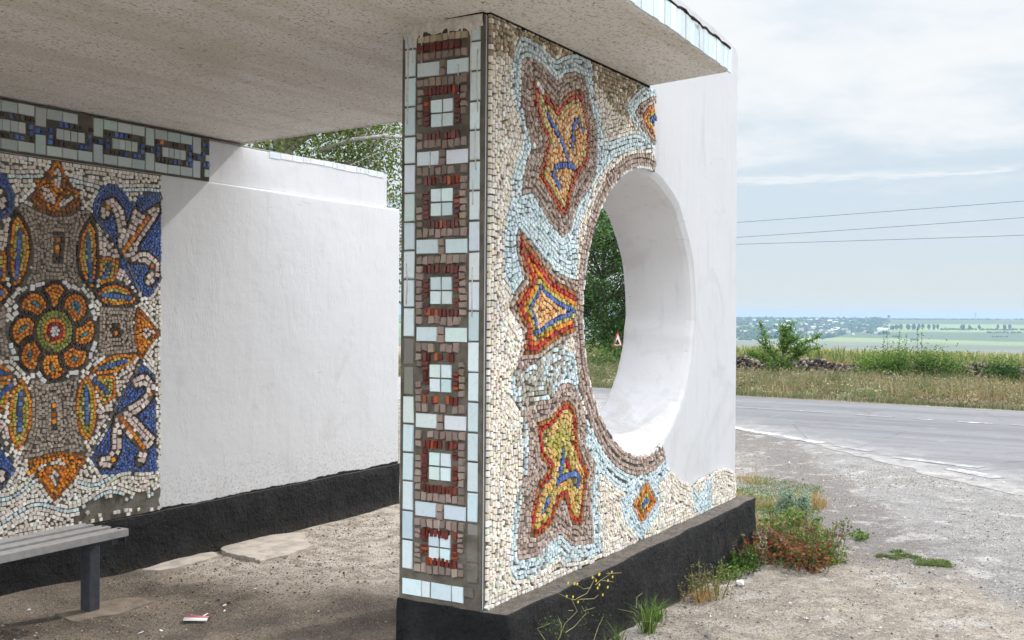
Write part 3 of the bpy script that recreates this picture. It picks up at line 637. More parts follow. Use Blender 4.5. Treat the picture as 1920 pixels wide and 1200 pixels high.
# dark joint along the wall head
mb = MB(); mb.box((-.024, -.004, 2.738), (.02, T + .004, 2.7535)); mb.box((.0, -.024, 2.74), (1.62, -.004, 2.7545))
mb.build('head_joint', simple('soot and tar', (.03, .025, .02), .9, .1, .5, 30, .8), rwall)
# black base of the right wall
def rough_block(lo, hi, name, mat, parent, cut=.05, amp=.006, bevel=.012, seed=1):
    me = bpy.data.meshes.new(name); bm = bmesh.new()
    bmesh.ops.create_cube(bm, size=1); 
    for v in bm.verts: v.co = Vector([lo[i] + (v.co[i] + .5) * (hi[i] - lo[i]) for i in range(3)])
    bmesh.ops.bevel(bm, geom=bm.edges[:], offset=bevel, segments=1, affect='EDGES')
    for ax in range(3):
        k = int((hi[ax] - lo[ax]) / cut)
        for q in range(1, k):
            nrm = Vector((0, 0, 0)); nrm[ax] = 1; c = Vector((0, 0, 0)); c[ax] = lo[ax] + (hi[ax] - lo[ax]) * q / k
            bmesh.ops.bisect_plane(bm, geom=bm.verts[:] + bm.edges[:] + bm.faces[:], plane_co=c, plane_no=nrm)
    for v in bm.verts:
        p = v.co; f = lambda a: float(fbm(np.array((p.x + a) * 5 + seed), np.array((p.z * 1.3 + p.y - a) * 5), 4)) - .47
        v.co = p + Vector((f(1), f(9) * 1.6, f(23) * .9 if p.z > lo[2] + .05 else 0)) * amp * 3
    bm.to_mesh(me); bm.free()
    for p_ in me.polygons: p_.use_smooth = True
    return link(name, me, mat, parent)
o = rough_block((-.016, -.13, -.12), (3.19, T + .004, .354), 'black_plinth', M_black, rwall, .05, .006, .005)

# left wall
lwall = MB(); lwall.box((-1.75, 2.864, -.1), (3.355, 3.10, 2.372)); 
LW = part(lwall, 'left_wall', M_whiteL, bevel=.018, seg=3)
LW['label'] = 'long white plastered wall with a faded floral mosaic at its near end'
mb = MB(); mb.box((-1.75, 2.892, 2.37), (3.22, 3.08, 2.640)); part(mb, 'parapet_beam', M_whiteL, LW, bevel=.012, seg=3)
# coping tiles along the beam
mb = MB(); x = 1.88
while x < 3.17:
    w = rng.uniform(.075, .17) if rng.random() < .8 else .05
    zt = 2.645 + .006 * math.sin(x * 3); hh = rng.uniform(.034, .046)
    mb.box((x, 2.8885, zt - hh), (min(x + w, 3.213) - .006, 2.893, zt), tint('coping', .04)); x += w
mb.box((1.3, 2.8925, 2.6395), (3.215, 3.078, 2.648), (.3, .3, .29, .8))
mb.build('coping_tiles', M_tess, LW, tint=True)
# frieze of glazed tiles under the roof
mb = MB(); mb.box((-1.7, 2.880, 2.372), (1.315, 2.891, 2.650)); 
mb.build('frieze_bed', M_grout2, LW)
mb = MB()
def ftile(x0, x1, z0, z1, key, h=.006, j=.001, y=2.880):
    b = []; cu, cz = (x0 + x1) / 2, (z0 + z1) / 2; t0 = rng.normal(0, .001)
    for sc, yy in ((1, y), (.95, y - h)):
        for (u, z) in ((x0, z0), (x1, z0), (x1, z1), (x0, z1)):
            b.append((cu + (u - cu) * sc + rng.normal(0, j), yy + (t0 if sc < 1 and u > cu else 0), cz + (z - cz) * sc + rng.normal(0, j)))
    mb.add(b, [[4, 5, 6, 7], [0, 1, 5, 4], [1, 2, 6, 5], [2, 3, 7, 6], [3, 0, 4, 7]], tint(key,   .06 if key == 'frieze' else .15))
posts = [1.205 - .372 * k for k in range(8)]
zt, zb = 2.643, 2.385
for k, px_ in enumerate(posts):
    ftile(px_ - .032, px_ + .032, zt - .105, zt - .002, 'frieze'); ftile(px_ - .032, px_ + .032, zb + .002, zb + .108, 'frieze')
    for d in (-.022, .012): ftile(px_ + d - .012, px_ + d + .012, 2.500, 2.524, 'deep' if rng.random() < .7 else 'dark', .009, .002)
    xl = px_ - .372 + .036; xr = px_ - .036; w = (xr - xl) / 3
    for q in range(3):
        if not (k == 2 and q == 2): ftile(xl + q * w + .002, xl + (q + 1) * w - .002, zt - .058, zt - .002, 'frieze')
        ftile(xl + q * w + .002, xl + (q + 1) * w - .002, zb + .002, zb + .056, 'frieze')
    for q in range(4):
        ftile(xl + .062 + q * .046, xl + .062 + q * .046 + .043, 2.484, 2.542, 'frieze')
    for q in range(9):
        for zz0 in (2.556, 2.450):
            if rng.random() < .12: continue
            ftile(xl + .012 + q * .033 + rng.normal(0, .002), xl + .012 + q * .033 + .022, zz0, zz0 + .022, ('deep', 'deep', 'slate', 'dark', 'slate', 'dark')[rng.integers(6)], .009, .002)
    for u0 in (.014, .265):
        for zz0 in (2.480, 2.515): ftile(xl + u0, xl + u0 + .022, zz0, zz0 + .022, 'deep' if rng.random() < .7 else 'dark', .009, .002)
ftile(1.275, 1.31, 2.40, 2.448, 'frieze'); ftile(1.28, 1.312, 2.50, 2.54, 'frieze')
for (x, z) in ((1.25, 2.59), (1.29, 2.585), (1.255, 2.46), (1.29, 2.465), (1.25, 2.53)): ftile(x, x + .024, z, z + .024, 'deep', .009, .002)
ftile(.908, .933, 2.557, 2.581, 'orange', .009)
mb.build('tile_frieze', M_tess, LW, tint=True)

# floral mosaic
lr = np.random.default_rng(9)
edge_l = [(.905 + float(lr.normal(0, .006)), z) for z in np.arange(.335, 2.36, .03)]
lbed = [(-1.6, .335)] + edge_l + [(.905, 2.366), (-1.6, 2.366)]
part(prism_xz(lbed, 2.8655, 2.859), 'mosaic_bed', M_grout, LW)
AX, FX, FZ, FR = .163, .163, 1.428, .285
ML = Mosaic(-.36, .92, .335, 2.36)
lm = inside(lbed, ML.X, ML.Z)
low_c = lambda x, z: z < .80 and rng.random() < .7
ML.zone(lm, ['creamw'], .025, .03, miss=.02)
# wavy pale blue rows on the cream ground
wv = lm & (((np.abs(ML.Z - (2.255 + .014 * np.sin(ML.X * 9)))) < .0125) | ((np.abs(ML.Z - (.60 + .05 * np.sin(ML.X * 11)))) < .012) | ((np.abs(ML.Z - (.46 + .035 * np.sin(ML.X * 13 + 1)))) < .012) | (np.abs(ML.Z - (1.99 + np.abs(ML.X - AX) * -1.15 + .33)) < .016) & (ML.Z > 1.98) | (np.abs(ML.Z - (.93 - .27 + np.abs(ML.X - AX) * 1.0)) < .016) & (ML.Z < .93))
ML.zone(wv, ['blue'], .024, .024)
def both(k, rings, **kw):
    P = LZ[k]; Q = [(2 * AX - x, z) for x, z in P]
    ML.poly(Q, rings, **kw); ML.poly(P, rings, **kw)
both('pink_d', ['pink']); both('pink_c', ['pink'])
both('blue_top', ['deep'], row=.0175, ln=.022); both('blue_bot', ['deep'], row=.0175, ln=.022)
def linedist(P, x, z):
    d = np.full(x.shape, 1e9)
    for (ax, az), (bx, bz) in zip(P, P[1:]):
        ux, uz = bx - ax, bz - az; t = np.clip(((x - ax) * ux + (z - az) * uz) / (ux * ux + uz * uz + 1e-9), 0, 1); d = np.minimum(d, np.hypot(x - ax - t * ux, z - az - t * uz))
    return d
for mir in (1, 0):
    mm = lambda P: [(2 * AX - x, z) for x, z in P] if mir else P
    ds = [linedist(mm(st), ML.X, ML.Z) for st in LST['pink']]; ps = [mm(LZ[k]) for k in ('pinkX', 'pinkT')]
    blue_m = np.zeros(ML.X.shape, bool)
    for k in ('blue_top', 'blue_bot'): blue_m |= inside(mm(LZ[k]), ML.X, ML.Z)
    for d_ in ds: ML.zone((d_ < .044) & blue_m, ['dark'], .0125, .022)
    for p_ in ps: ML.zone(((polydist(p_, ML.X, ML.Z) < .013) | inside(p_, ML.X, ML.Z)) & blue_m, ['dark'], .0125, .022)
    for d_ in ds: ML.zone(d_ < .034, ['pink'], .034, .036)
    for p_ in ps: ML.zone(inside(p_, ML.X, ML.Z), ['pink'], .03, .034)
both('pink_a', ['pink'], row=.028, ln=.03); both('pink_b', ['pink'], row=.028)
for k in ('taupe_top', 'taupe_b'): ML.poly(LZ[k], ['taupe'], row=.022, ln=.026); ML.poly([(2 * AX - x, z) for x, z in LZ[k]], ['taupe'], row=.022, ln=.026)
both('taupe_r', ['taupe'], row=.022, ln=.024)
ML.poly(LZ['bar_top'], ['dark']); ML.poly(LZ['bar_b'], ['dark']); both('cross_r', ['dark'])
for k in ('spade_top', 'spade_b'): ML.poly(LZ[k], ['brun', 'rust', 'rust'] if k == 'spade_top' else ['rust', 'orange', 'orange'], own=True, row=.021)
both('spade_r', ['rust', 'orange', 'orange'], own=True, row=.021)
grow = lambda P, g: (lambda c: [(c[0] + (x - c[0]) * g, c[1] + (z - c[1]) * g) for x, z in P])(tuple(np.mean(np.array(P), axis=0)))
for k in ('petal_tt', 'petal_tl', 'petal_tr', 'petal_b', 'petal_bl'):
    ML.poly(grow(LZ[k], 1.7), ['orange'], row=.02, ln=.022); ML.poly(LZ[k], ['pink'], row=.022)
Q = [(2 * AX - x, z) for x, z in LZ['petal_bl']]; ML.poly(grow(Q, 1.6), ['orange'], row=.02); ML.poly(Q, ['pink'])
both('petal_r', ['pink'], row=.024)
for k in ('leaf_v', 'leaf_h', 'leaf_v2', 'leaf_h2', 'fan', 'fan2'):
    both(k, ['dark', 'orange', 'olive'] if k in ('leaf_v', 'leaf_h') else ['orange', 'olive'], own=True, row=.0205, ln=.025)
# flower
fr = np.hypot(ML.X - FX, ML.Z - FZ)
ML.zone(lm & (fr < FR), ['white'], .03, .04); ML.zone(lm & (fr < FR * .92) & False, ['dark'])
for k in range(8):
    a = k * math.pi / 4 + math.pi / 2; cx_, cz_ = FX + math.cos(a) * FR * .64, FZ + math.sin(a) * FR * .64
    pe = np.hypot(ML.X - cx_, ML.Z - cz_); ML.zone(lm & (pe < FR * .33), ['dark', 'orange', 'orange', 'teal'], .0205, .022)
ML.zone(lm & (fr < FR * .40), ['lime', 'lime', 'orange', 'red', 'white'], .0225, .024)
ML.lab[~lm] = -1
for k, ss in LST.items():
    for st in ss:
        for mir in ((0, 1) if max(p[0] for p in st) > .25 else (0,)):
            s2 = [(2 * AX - x, z) for x, z in st] if mir else st
            if k == 'pink': continue
            ML.stroke(s2, {'orange_dot': 'orange', 'blue_line': 'deep', 'dark': 'slate'}.get(k, k), .026 if k != 'dark' else .05, .026 if k != 'dark' else .02)
ML.lay()
ML.tiles = [t for t in ML.tiles if inside(lbed, np.array([t[0]]), np.array([t[1]]))[0] and not (t[5] in ('creamw', 'blue') and t[1] < .47 and t[0] > .28 + .5 * (t[1] - .33) and rng.random() < .8)]
o = ML.build('floral_mosaic', 2.860, LW, .009, .84)
# black base
o = rough_block((-1.78, 2.848, -.12), (3.36, 3.11, .328), 'black_plinth', M_black, LW, .06, .004, .005, 4)

# roof
mb = MB()
rp = [(-1.7, -.56), (.129, -.545), (.717, -.529), (1.504, -.491), (1.628, 0), (1.622, 2.893), (1.615, 3.35), (-1.7, 3.35)]
n = len(rp); zt_ = .118
mb.add([(x, y, roofz(y) if y < 3 else roofz(2.9)) for x, y in rp] + [(x, y, (roofz(y) if y < 3 else roofz(2.9)) + zt_) for x, y in rp],
       [list(range(n))[::-1], list(range(n, 2 * n))] + [[i, (i + 1) % n, n + (i + 1) % n, n + i] for i in range(n)])
ROOF = part(mb, 'roof_slab', M_soffit, bevel=.006)
mb = MB(); edge = [Vector((x, y, 0)) for x, y in rp[:4]]
segs = list(zip(edge, edge[1:])); s_ = 0.0; tot = sum((b - a).length for a, b in segs)
def at(d):
    for a, b in segs:
        L = (b - a).length
        if d <= L: return a + (b - a) * (d / L), (b - a).normalized()
        d -= L
    return segs[-1][1], (segs[-1][1] - segs[-1][0]).normalized()
while s_ < tot - .03:
    w = .066; p, t = at(s_ + w / 2); nrm = Vector((t.y, -t.x, 0)); zb_ = roofz(p.y) + .004
    h = .112 + rng.normal(0, .004) - (.025 if rng.random() < .12 else 0)
    M4 = Matrix(((t.x, nrm.x, 0, p.x), (t.y, nrm.y, 0, p.y), (0, 0, 1, zb_), (0, 0, 0, 1)))
    mb.box((-w / 2 + .0022, .001, rng.normal(0, .002)), (w / 2 - .0022, .010 + rng.normal(0, .001), h), tint('blue', .07), M4); s_ += w
mb.build('edge_tiles', M_tess, ROOF, tint=True)
mb = MB(); pts = []
for d in np.arange(0, tot, .05):
    p, t = at(d); nrm = Vector((t.y, -t.x, 0)); pts.append(p + nrm * .008 + Vector((0, 0, roofz(p.y) + .119 + rng.normal(0, .004))))
mb.tube(pts, [.005 + abs(rng.normal(0, .002)) for _ in pts], 6); mb.build('tar_line', bpy.data.materials['soot and tar'], ROOF, smooth=True)
# ---------------------------------------------------------------- ground and terrain
def at(px, py, d):
    """point seen at pixel (px, py) of the 1920 x 1200 photograph, d metres along the view axis"""
    return CAM + (fwd + right * ((px - 960) / 2013.6) + up * ((600 - py) / 2013.6)) * d
NN = np.array([-900, 15.7, 16.6, 19, 24, 30, 38, 42, 48, 60, 80, 150, 500, 1500, 1950, 2500])
NZ = np.array([0, 0, -.06, -.2, -.42, -.62, -.9, -1.04, -1.25, -1.75, -2.6, -6.3, -26, -64, -74, -90])
ROADP = [(16.32, 7.55), (15.913, 4.23), (15.386, -.71), (14.6, -8), (13.3, -20), (9, -60), (-2, -60), (1.5, -20), (3.2, -8), (4.6, -4), (5.9, -2.1), (6.9, -1.0), (8.1, .1), (9.3, 1.15), (10.45, 2.6), (11.2, 5.2), (12.2, 14), (16, 50), (26, 140), (31.5, 140), (21, 50), (17.3, 16)]
def sst(x, a, b):
    t = np.clip((x - a) / (b - a), 0, 1); return t * t * (3 - 2 * t)
def ground_z(X, Y):
    n = X - .107 * Y
    z = np.interp(n, NN, NZ)
    near = np.exp(-((X - 2) / 9) ** 2 - (Y / 7) ** 2)
    on = inside(ROADP, X, Y)
    z = z + near * np.where(on, .001, .001 + sst(polydist(ROADP, X.ravel(), Y.ravel()).reshape(X.shape), 0, .5) * ((fbm(X * 2.2, Y * 2.2, 4) - .47) * .05 + (fbm(X * 11, Y * 11, 2) - .37) * .012 - .001))
    z = z + .055 * sst(Y, 2.45, 2.87) * sst(-X, -.9, .1) * (Y < 3.3)
    z = z + sst(n, 16.2, 19) * (fbm(X * .5, Y * .5, 4) - .47) * np.clip((n - 16) * .12, 0, 1.0) * .3
    return z - np.where(on & (near < .01), .03, 0)
def gz(x, y): return float(ground_z(np.array([float(x)]), np.array([float(y)]))[0])
def axis(lo, hi, st, far_lo, far_hi, g=1.18):
    a = list(np.arange(lo, hi, st)); s_ = st; x = a[-1]
    while x < far_hi: s_ *= g; x += s_; a.append(x)
    s_ = st; x = lo; pre = []
    while x > far_lo: s_ *= g; x -= s_; pre.append(x)
    return np.array(pre[::-1] + a)
xs = axis(-2.5, 9, .06, -800, 2300, 1.09); ys = axis(-3.2, 3.4, .06, -2600, 2600, 1.13)
GX, GY = np.meshgrid(xs, ys); GZ = ground_z(GX, GY)
V = np.stack([GX, GY, GZ], -1).reshape(-1, 3); w_ = len(xs)
I, J = np.meshgrid(np.arange(len(ys) - 1), np.arange(w_ - 1), indexing='ij'); b0 = (I * w_ + J).ravel()
F = np.stack([b0, b0 + 1, b0 + w_ + 1, b0 + w_], -1)
def make_ground():
    M = Mat('dirt and gravel', .95, spec=.12); x, y, z = M.xyz()
    n1 = M.noise(1.3, 5, .62); n2 = M.noise(7, 6, .68); n3 = M.noise(45, 5, .75); n4 = M.noise(170, 3, .7)
    v1 = M.voro(75, out='Color'); v2 = M.voro(75); vs = M.n.new('ShaderNodeSeparateXYZ'); M.l.new(v1, vs.inputs[0])
    dn = M.math('SUBTRACT', M.math('ADD', M.math('MULTIPLY', n1, 1.0), M.math('MULTIPLY', n2, .7)), .85)
    def jit(s, k): return M.math('ADD', s, M.math('MULTIPLY', dn, k))
    tan = M.mix(M.ramp(n2, .35, .68), (.37, .325, .27), (.23, .20, .168))
    grey = M.mix(M.ramp(n2, .35, .66), (.17, .16, .155), (.26, .245, .235))
    pale = M.mix(M.ramp(n2, .3, .7), (.33, .322, .31), (.22, .212, .205))
    sd_ = jit(M.math('ADD', M.math('ADD', M.math('MULTIPLY', y, .913), M.math('MULTIPLY', x, -.408)), 2.58), .75)
    out = M.mix(M.ramp(jit(x, 1.3), 2.7, 3.7), tan, M.mix(M.ramp(n2, .4, .6), (.20, .18, .16), (.30, .28, .255)))
    asp = M.mix(M.ramp(n3, .42, .6, 0, .7), pale, (.20, .195, .19)); dv = M.n.new('ShaderNodeVectorMath'); dv.operation = 'ADD'; M.l.new(M.co, dv.inputs[0]); nv_ = M.n.new('ShaderNodeTexNoise'); nv_.inputs['Scale'].default_value = 2.5; nv_.inputs['Detail'].default_value = 6; M.l.new(M.co, nv_.inputs['Vector']); M.l.new(nv_.outputs['Color'], dv.inputs[1]); ck = M.voro(.8, dv.outputs[0], 'DISTANCE_TO_EDGE')
    asp = M.mix(M.ramp(M.math('ADD', ck, M.math('MULTIPLY', n2, .05)), .04, .022, 0, .4), asp, (.11, .105, .10))
    out = M.mix(M.math('MULTIPLY', M.ramp(sd_, .95, .45), M.ramp(jit(x, 1.2), 2.9, 3.6)), out, M.mix(M.ramp(n3, .4, .6), (.125, .115, .11), (.235, .215, .20)))
    out = M.mix(M.math('MULTIPLY', M.ramp(sd_, .10, -.12), M.ramp(jit(x, 1.2), 2.1, 3.0)), out, asp)
    n5 = M.noise(2.6, 9, .78)
    out = M.mix(M.ramp(n5, .54, .60, 0, .35), out, (.48, .465, .44)); out = M.mix(M.ramp(n5, .45, .38, 0, .45), out, (.15, .138, .128))
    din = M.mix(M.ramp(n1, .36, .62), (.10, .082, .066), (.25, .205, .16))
    n5 = M.noise(2.6, 9, .78)
    out = M.mix(M.ramp(n5, .54, .60, 0, .35), out, (.48, .465, .44)); out = M.mix(M.ramp(n5, .45, .38, 0, .45), out, (.15, .138, .128))
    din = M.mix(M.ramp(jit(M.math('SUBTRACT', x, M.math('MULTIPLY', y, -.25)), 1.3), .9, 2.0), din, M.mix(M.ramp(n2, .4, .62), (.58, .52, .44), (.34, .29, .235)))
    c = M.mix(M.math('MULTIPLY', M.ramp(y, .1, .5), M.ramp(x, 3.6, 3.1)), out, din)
    c = M.mix(M.ramp(x, 15.2, 16.4), c, M.mix(M.ramp(n2, .4, .6), (.20, .16, .10), (.11, .085, .06)))
    c = M.mix(M.ramp(x, 44, 70), c, (.24, .17, .10))
    st = M.ramp(vs.outputs[0], .1, .9, .55, 1.5)
    ms = M.n.new('ShaderNodeVectorMath'); ms.operation = 'SCALE'; M.l.new(c, ms.inputs[0]); M.l.new(st, ms.inputs['Scale'])
    c = M.mix(M.math('MULTIPLY', M.ramp(v2, .5, .3), .75), c, ms.outputs[0])
    c = M.mix(M.ramp(n3, .57, .63, 0, .85), c, (.05, .045, .04)); c = M.mix(M.ramp(n4, .58, .66, 0, .6), c, (.68, .65, .6))
    M.color(c); h = M.bump(v2, .8, .010); h = M.bump(n3, .9, .03, h); h = M.bump(n4, .5, .004, h); M.normal(h); return M.m
M_ground = make_ground()
tag(link('ground', mesh_np('ground', V, F, smooth=True), M_ground), kind='structure')

# road
def make_asphalt():
    M = Mat('worn asphalt', .85, spec=.25); v = M.mapping((1, .07, 1), (0, 0, R(-6)))
    tr = M.noise(1.3, 5, .6, v); n = M.noise(3, 6, .65); g = M.noise(90, 4, .7)
    fs = M.noise(6, 4, .6, M.mapping((1, .035, 1), (0, 0, R(-6)))); c = M.mix(M.ramp(tr, .38, .62), (.10, .103, .111), (.135, .137, .145))
    c = M.mix(M.ramp(n, .55, .75, 0, .6), c, (.21, .206, .20)); c = M.mix(M.ramp(g, .5, .7, 0, .5), c, (.10, .098, .10))
    c = M.mix(M.ramp(fs, .56, .64, 0, .35), c, (.08, .08, .085)); c = M.mix(M.ramp(fs, .42, .36, 0, .35), c, (.20, .20, .205)); bl = M.noise(.9, 6, .7); c = M.mix(M.ramp(bl, .57, .62, 0, .45), c, (.095, .093, .095))
    x, y, z = M.xyz()
    dust = M.ramp(M.math('ADD', M.math('SUBTRACT', x, M.math('MULTIPLY', y, .9)), M.math('MULTIPLY', n, 3.0)), 11.4, 8.8)
    c = M.mix(M.math('MULTIPLY', dust, .9), c, M.mix(M.ramp(M.noise(5, 7, .7), .4, .62), (.30, .293, .28), (.18, .17, .16)))
    cr = M.voro(.55, M.mapping((1, 1, 1)), 'DISTANCE_TO_EDGE'); c = M.mix(M.ramp(M.math('ADD', cr, M.math('MULTIPLY', n, .03)), .022, .012, 0, .75), c, (.05, .048, .045))
    M.color(c); M.normal(M.bump(g, .5, .006, M.bump(n, .25, .03))); return M.m
M_asph = make_asphalt()
def sheet(poly, z, mat, name, sub=.18, amp=0., seed=1):
    """flat polygon with a ragged outline"""
    P = []; r_ = np.random.default_rng(seed)
    for (ax, ay), (bx, by) in zip(poly, poly[1:] + poly[:1]):
        L = math.hypot(bx - ax, by - ay); k = max(1, min(int(L / sub), 60)) if amp else 1
        for q in range(k):
            t = q / k; a = amp if q else amp * .5
            P.append((ax + (bx - ax) * t + r_.normal(0, a), ay + (by - ay) * t + r_.normal(0, a)))
    bm = bmesh.new(); f = bm.faces.new([bm.verts.new((x, y, z)) for x, y in P]); bmesh.ops.triangulate(bm, faces=[f], ngon_method='EAR_CLIP')
    bmesh.ops.recalc_face_normals(bm, faces=bm.faces)
    if bm.faces[0].normal.z < 0: bmesh.ops.reverse_faces(bm, faces=bm.faces)
    me = bpy.data.meshes.new(name); bm.to_mesh(me); bm.free(); return link(name, me, mat)
tag(sheet(ROADP, .004, M_asph, 'road', .2, .035, 2), kind='structure')
def make_paint(nm='worn road paint', lo=.44):
    M = Mat(nm, .8, spec=.2); n = M.noise(9, 6, .7)
    M.color(M.mix(M.ramp(M.math('ADD', M.math('MULTIPLY', n, .6), M.math('MULTIPLY', M.noise(1.6, 4, .6), .4)), lo, lo + .12), (.20, .20, .205), (.52, .52, .51))); return M.m
M_paint = make_paint(); M_paint2 = make_paint('nearly gone road paint', .50)
def strip(pts, w):
    bm = bmesh.new(); Lf = []; Rt = []
    for i, p in enumerate(pts):
        a = Vector(pts[max(i - 1, 0)]); b = Vector(pts[min(i + 1, len(pts) - 1)]); t = (b - a).normalized(); nr = Vector((-t.y, t.x)) * w / 2
        Lf.append(bm.verts.new((p[0] + nr.x, p[1] + nr.y, .0085))); Rt.append(bm.verts.new((p[0] - nr.x, p[1] - nr.y, .0085)))
    for i in range(len(pts) - 1): bm.faces.new([Lf[i], Rt[i], Rt[i + 1], Lf[i + 1]])
    bmesh.ops.recalc_face_normals(bm, faces=bm.faces)
    for f in bm.faces:
        if f.normal.z < 0: f.normal_flip()
    me = bpy.data.meshes.new('line'); bm.to_mesh(me); bm.free(); return me
def struct_strip(name, pts, w, mat=None): tag(link(name, strip(pts, w), mat or M_paint), kind='structure')
struct_strip('road_edge_line', [(9.37, 1.0), (9.9, 1.72), (10.44, 2.44), (10.95, 3.6), (11.3, 5.2), (12.3, 14), (16.1, 50)], .16)
struct_strip('road_edge_line', [(9.21, .80), (8.85, .31)], .10, M_paint2)
struct_strip('road_edge_line', [(8.51, 0), (8.33, -.44), (8.153, -.915)], .15, M_paint2)
struct_strip('road_edge_line', [(7.895, -.66), (7.477, -1.151)], .17, M_paint2)
for a, b in (((14.9, 14), (13.42, 1.86)), ((13.33, 1.45), (13.24, .9)), ((13.16, .55), (13.13, .3)), ((13.10, -.02), (13.06, -.5)), ((13.05, -.75), (12.9, -2.2))): struct_strip('road_centre_line', [a, ((a[0] + b[0]) / 2 - .03, (a[1] + b[1]) / 2), b], .10, M_paint2)

# broken concrete left on the floor
M_conc = simple('pale broken concrete', (.46, .41, .35), .9, .15, .35, 9, .6)
PATCH = [(1.404, 2.874), (1.576, 2.888), (1.847, 2.863), (2.08, 2.706), (1.969, 2.628), (1.813, 2.459), (1.74, 2.37), (1.45, 2.34), (1.25, 2.36), (1.28, 2.46), (1.29, 2.63), (1.32, 2.75)]
def slab(poly, th, name, seed, mat=None):
    r_ = np.random.default_rng(seed); P = []
    for (ax, ay), (bx, by) in zip(poly, poly[1:] + poly[:1]):
        for q in range(4): t = q / 4; P.append((ax + (bx - ax) * t + r_.normal(0, .008), ay + (by - ay) * t + r_.normal(0, .008)))
    bm = bmesh.new(); n = len(P); cx = sum(p[0] for p in P) / n; cy = sum(p[1] for p in P) / n; g = max(gz(x, y) for x, y in P)
    g = min(g, gz(cx, cy) + .012)
    tp = [bm.verts.new((cx + (x - cx) * .985, cy + (y - cy) * .985, g + th + r_.normal(0, .0015))) for x, y in P]; bt = [bm.verts.new((x, y, g - .03)) for x, y in P]
    c = bm.verts.new((cx, cy, g + th + .003))
    for i in range(n): j = (i + 1) % n; bm.faces.new([tp[i], tp[j], c]); bm.faces.new([bt[i], bt[j], tp[j], tp[i]])
    bmesh.ops.recalc_face_normals(bm, faces=bm.faces); me = bpy.data.meshes.new(name); bm.to_mesh(me); bm.free(); return link(name, me, mat or M_conc)
tag(slab(PATCH, .011, 'concrete_slab', 3), 'large pale broken concrete slab on the dirt floor by the left wall', 'slab')
tag(slab([(.72, 2.80), (.95, 2.84), (1.30, 2.80), (1.22, 2.70), (.98, 2.66), (.78, 2.68)], .008, 'concrete_slab', 4), 'small crumbled concrete piece on the dirt floor nearer the bench', 'slab')
tag(slab([(-.16, 2.28), (.02, 2.20), (.30, 2.22), (.34, 2.36), (.2, 2.46), (-.1, 2.47)], .004, 'concrete_footing', 6, simple('worn footing concrete', (.225, .185, .145), .9, .1, .4, 12, .6)), 'low worn concrete footing around the bench leg', 'footing')

# loose stones: one mesh of small lumps
ico = []
bm = bmesh.new(); bmesh.ops.create_icosphere(bm, subdivisions=1, radius=1); IV = np.array([v.co[:] for v in bm.verts]); IF = np.array([[v.index for v in f.verts] for f in bm.faces]); bm.free()
OV = np.array([(1, 0, 0), (-1, 0, 0), (0, 1, 0), (0, -1, 0), (0, 0, 1), (0, 0, -1)], float); OF = np.array([(0, 2, 4), (2, 1, 4), (1, 3, 4), (3, 0, 4), (2, 0, 5), (1, 2, 5), (3, 1, 5), (0, 3, 5)])
def lumps(P, S_, C, hi=False, flat=.65):
    BV, BF = (IV, IF) if hi else (OV, OF); n = len(P); k = len(BV)
    sc = S_[:, None, None] * (1 + rng.normal(0, .22, (n, k, 3))) * np.array([1, .8, flat]); a = rng.uniform(0, 6.28, n); ca, sa = np.cos(a)[:, None], np.sin(a)[:, None]
    v = BV[None] * sc; x = v[..., 0] * ca - v[..., 1] * sa; y = v[..., 0] * sa + v[..., 1] * ca
    Vv = np.stack([x, y, v[..., 2]], -1) + P[:, None, :]
    Ff = (BF[None] + (np.arange(n) * k)[:, None, None]).reshape(-1, 3)
    return Vv.reshape(-1, 3), Ff, np.repeat(C, len(BF), axis=0)
def pick(cols, n, v=.15):
    c = np.array(cols)[rng.integers(len(cols), size=n)] * (1 + rng.normal(0, v, (n, 1))); return np.concatenate([np.clip(c, .004, .9), np.ones((n, 1))], 1)
n = 60000
px_ = rng.uniform(0, 1, n) ** 1.5 * 8.5 - .7; py_ = rng.uniform(-3.3, 2.8, n)
ok = ~((px_ > -.1) & (px_ < 3.22) & (py_ > -.135) & (py_ < .42)); ok &= ~((py_ > .4) & (px_ < 3.2) & (rng.random(n) < .15)); ok &= ~inside(PATCH, px_, py_)
clus = fbm(px_ * 1.5, py_ * 1.5); ok &= rng.random(n) < np.clip((clus - .32) * 4, .12, 1)
px_, py_ = px_[ok], py_[ok]; n = len(px_); sz = np.clip(rng.lognormal(-5.55, .45, n), .002, .013)
far = np.clip((px_ - 3) / 4, 0, 1)
cc = pick([(.10, .09, .085), (.16, .14, .12), (.30, .25, .20), (.45, .39, .32), (.62, .57, .5), (.24, .2, .16), (.36, .3, .24)], n)
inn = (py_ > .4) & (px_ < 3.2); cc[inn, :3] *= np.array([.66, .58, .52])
Vv, Ff, Cc = lumps(np.stack([px_, py_, ground_z(px_, py_) + sz * .25], -1), sz, cc)
tag(link('gravel', mesh_np('gravel', Vv, Ff, Cc), M_rock), 'loose small grey and tan stones scattered over dirt and asphalt', 'gravel', kind='stuff')
Vv, Ff, Cc = lumps(np.array([(0, 0, .018)]), np.array([.034]), np.array([(.62, .6, .57, 1)]), True)
tag(link('stone', mesh_np('stone', Vv, Ff, Cc), M_rock, None, (2.29, -.32, gz(2.29, -.32))), 'single white stone on gravel beside the black plinth', 'stone')

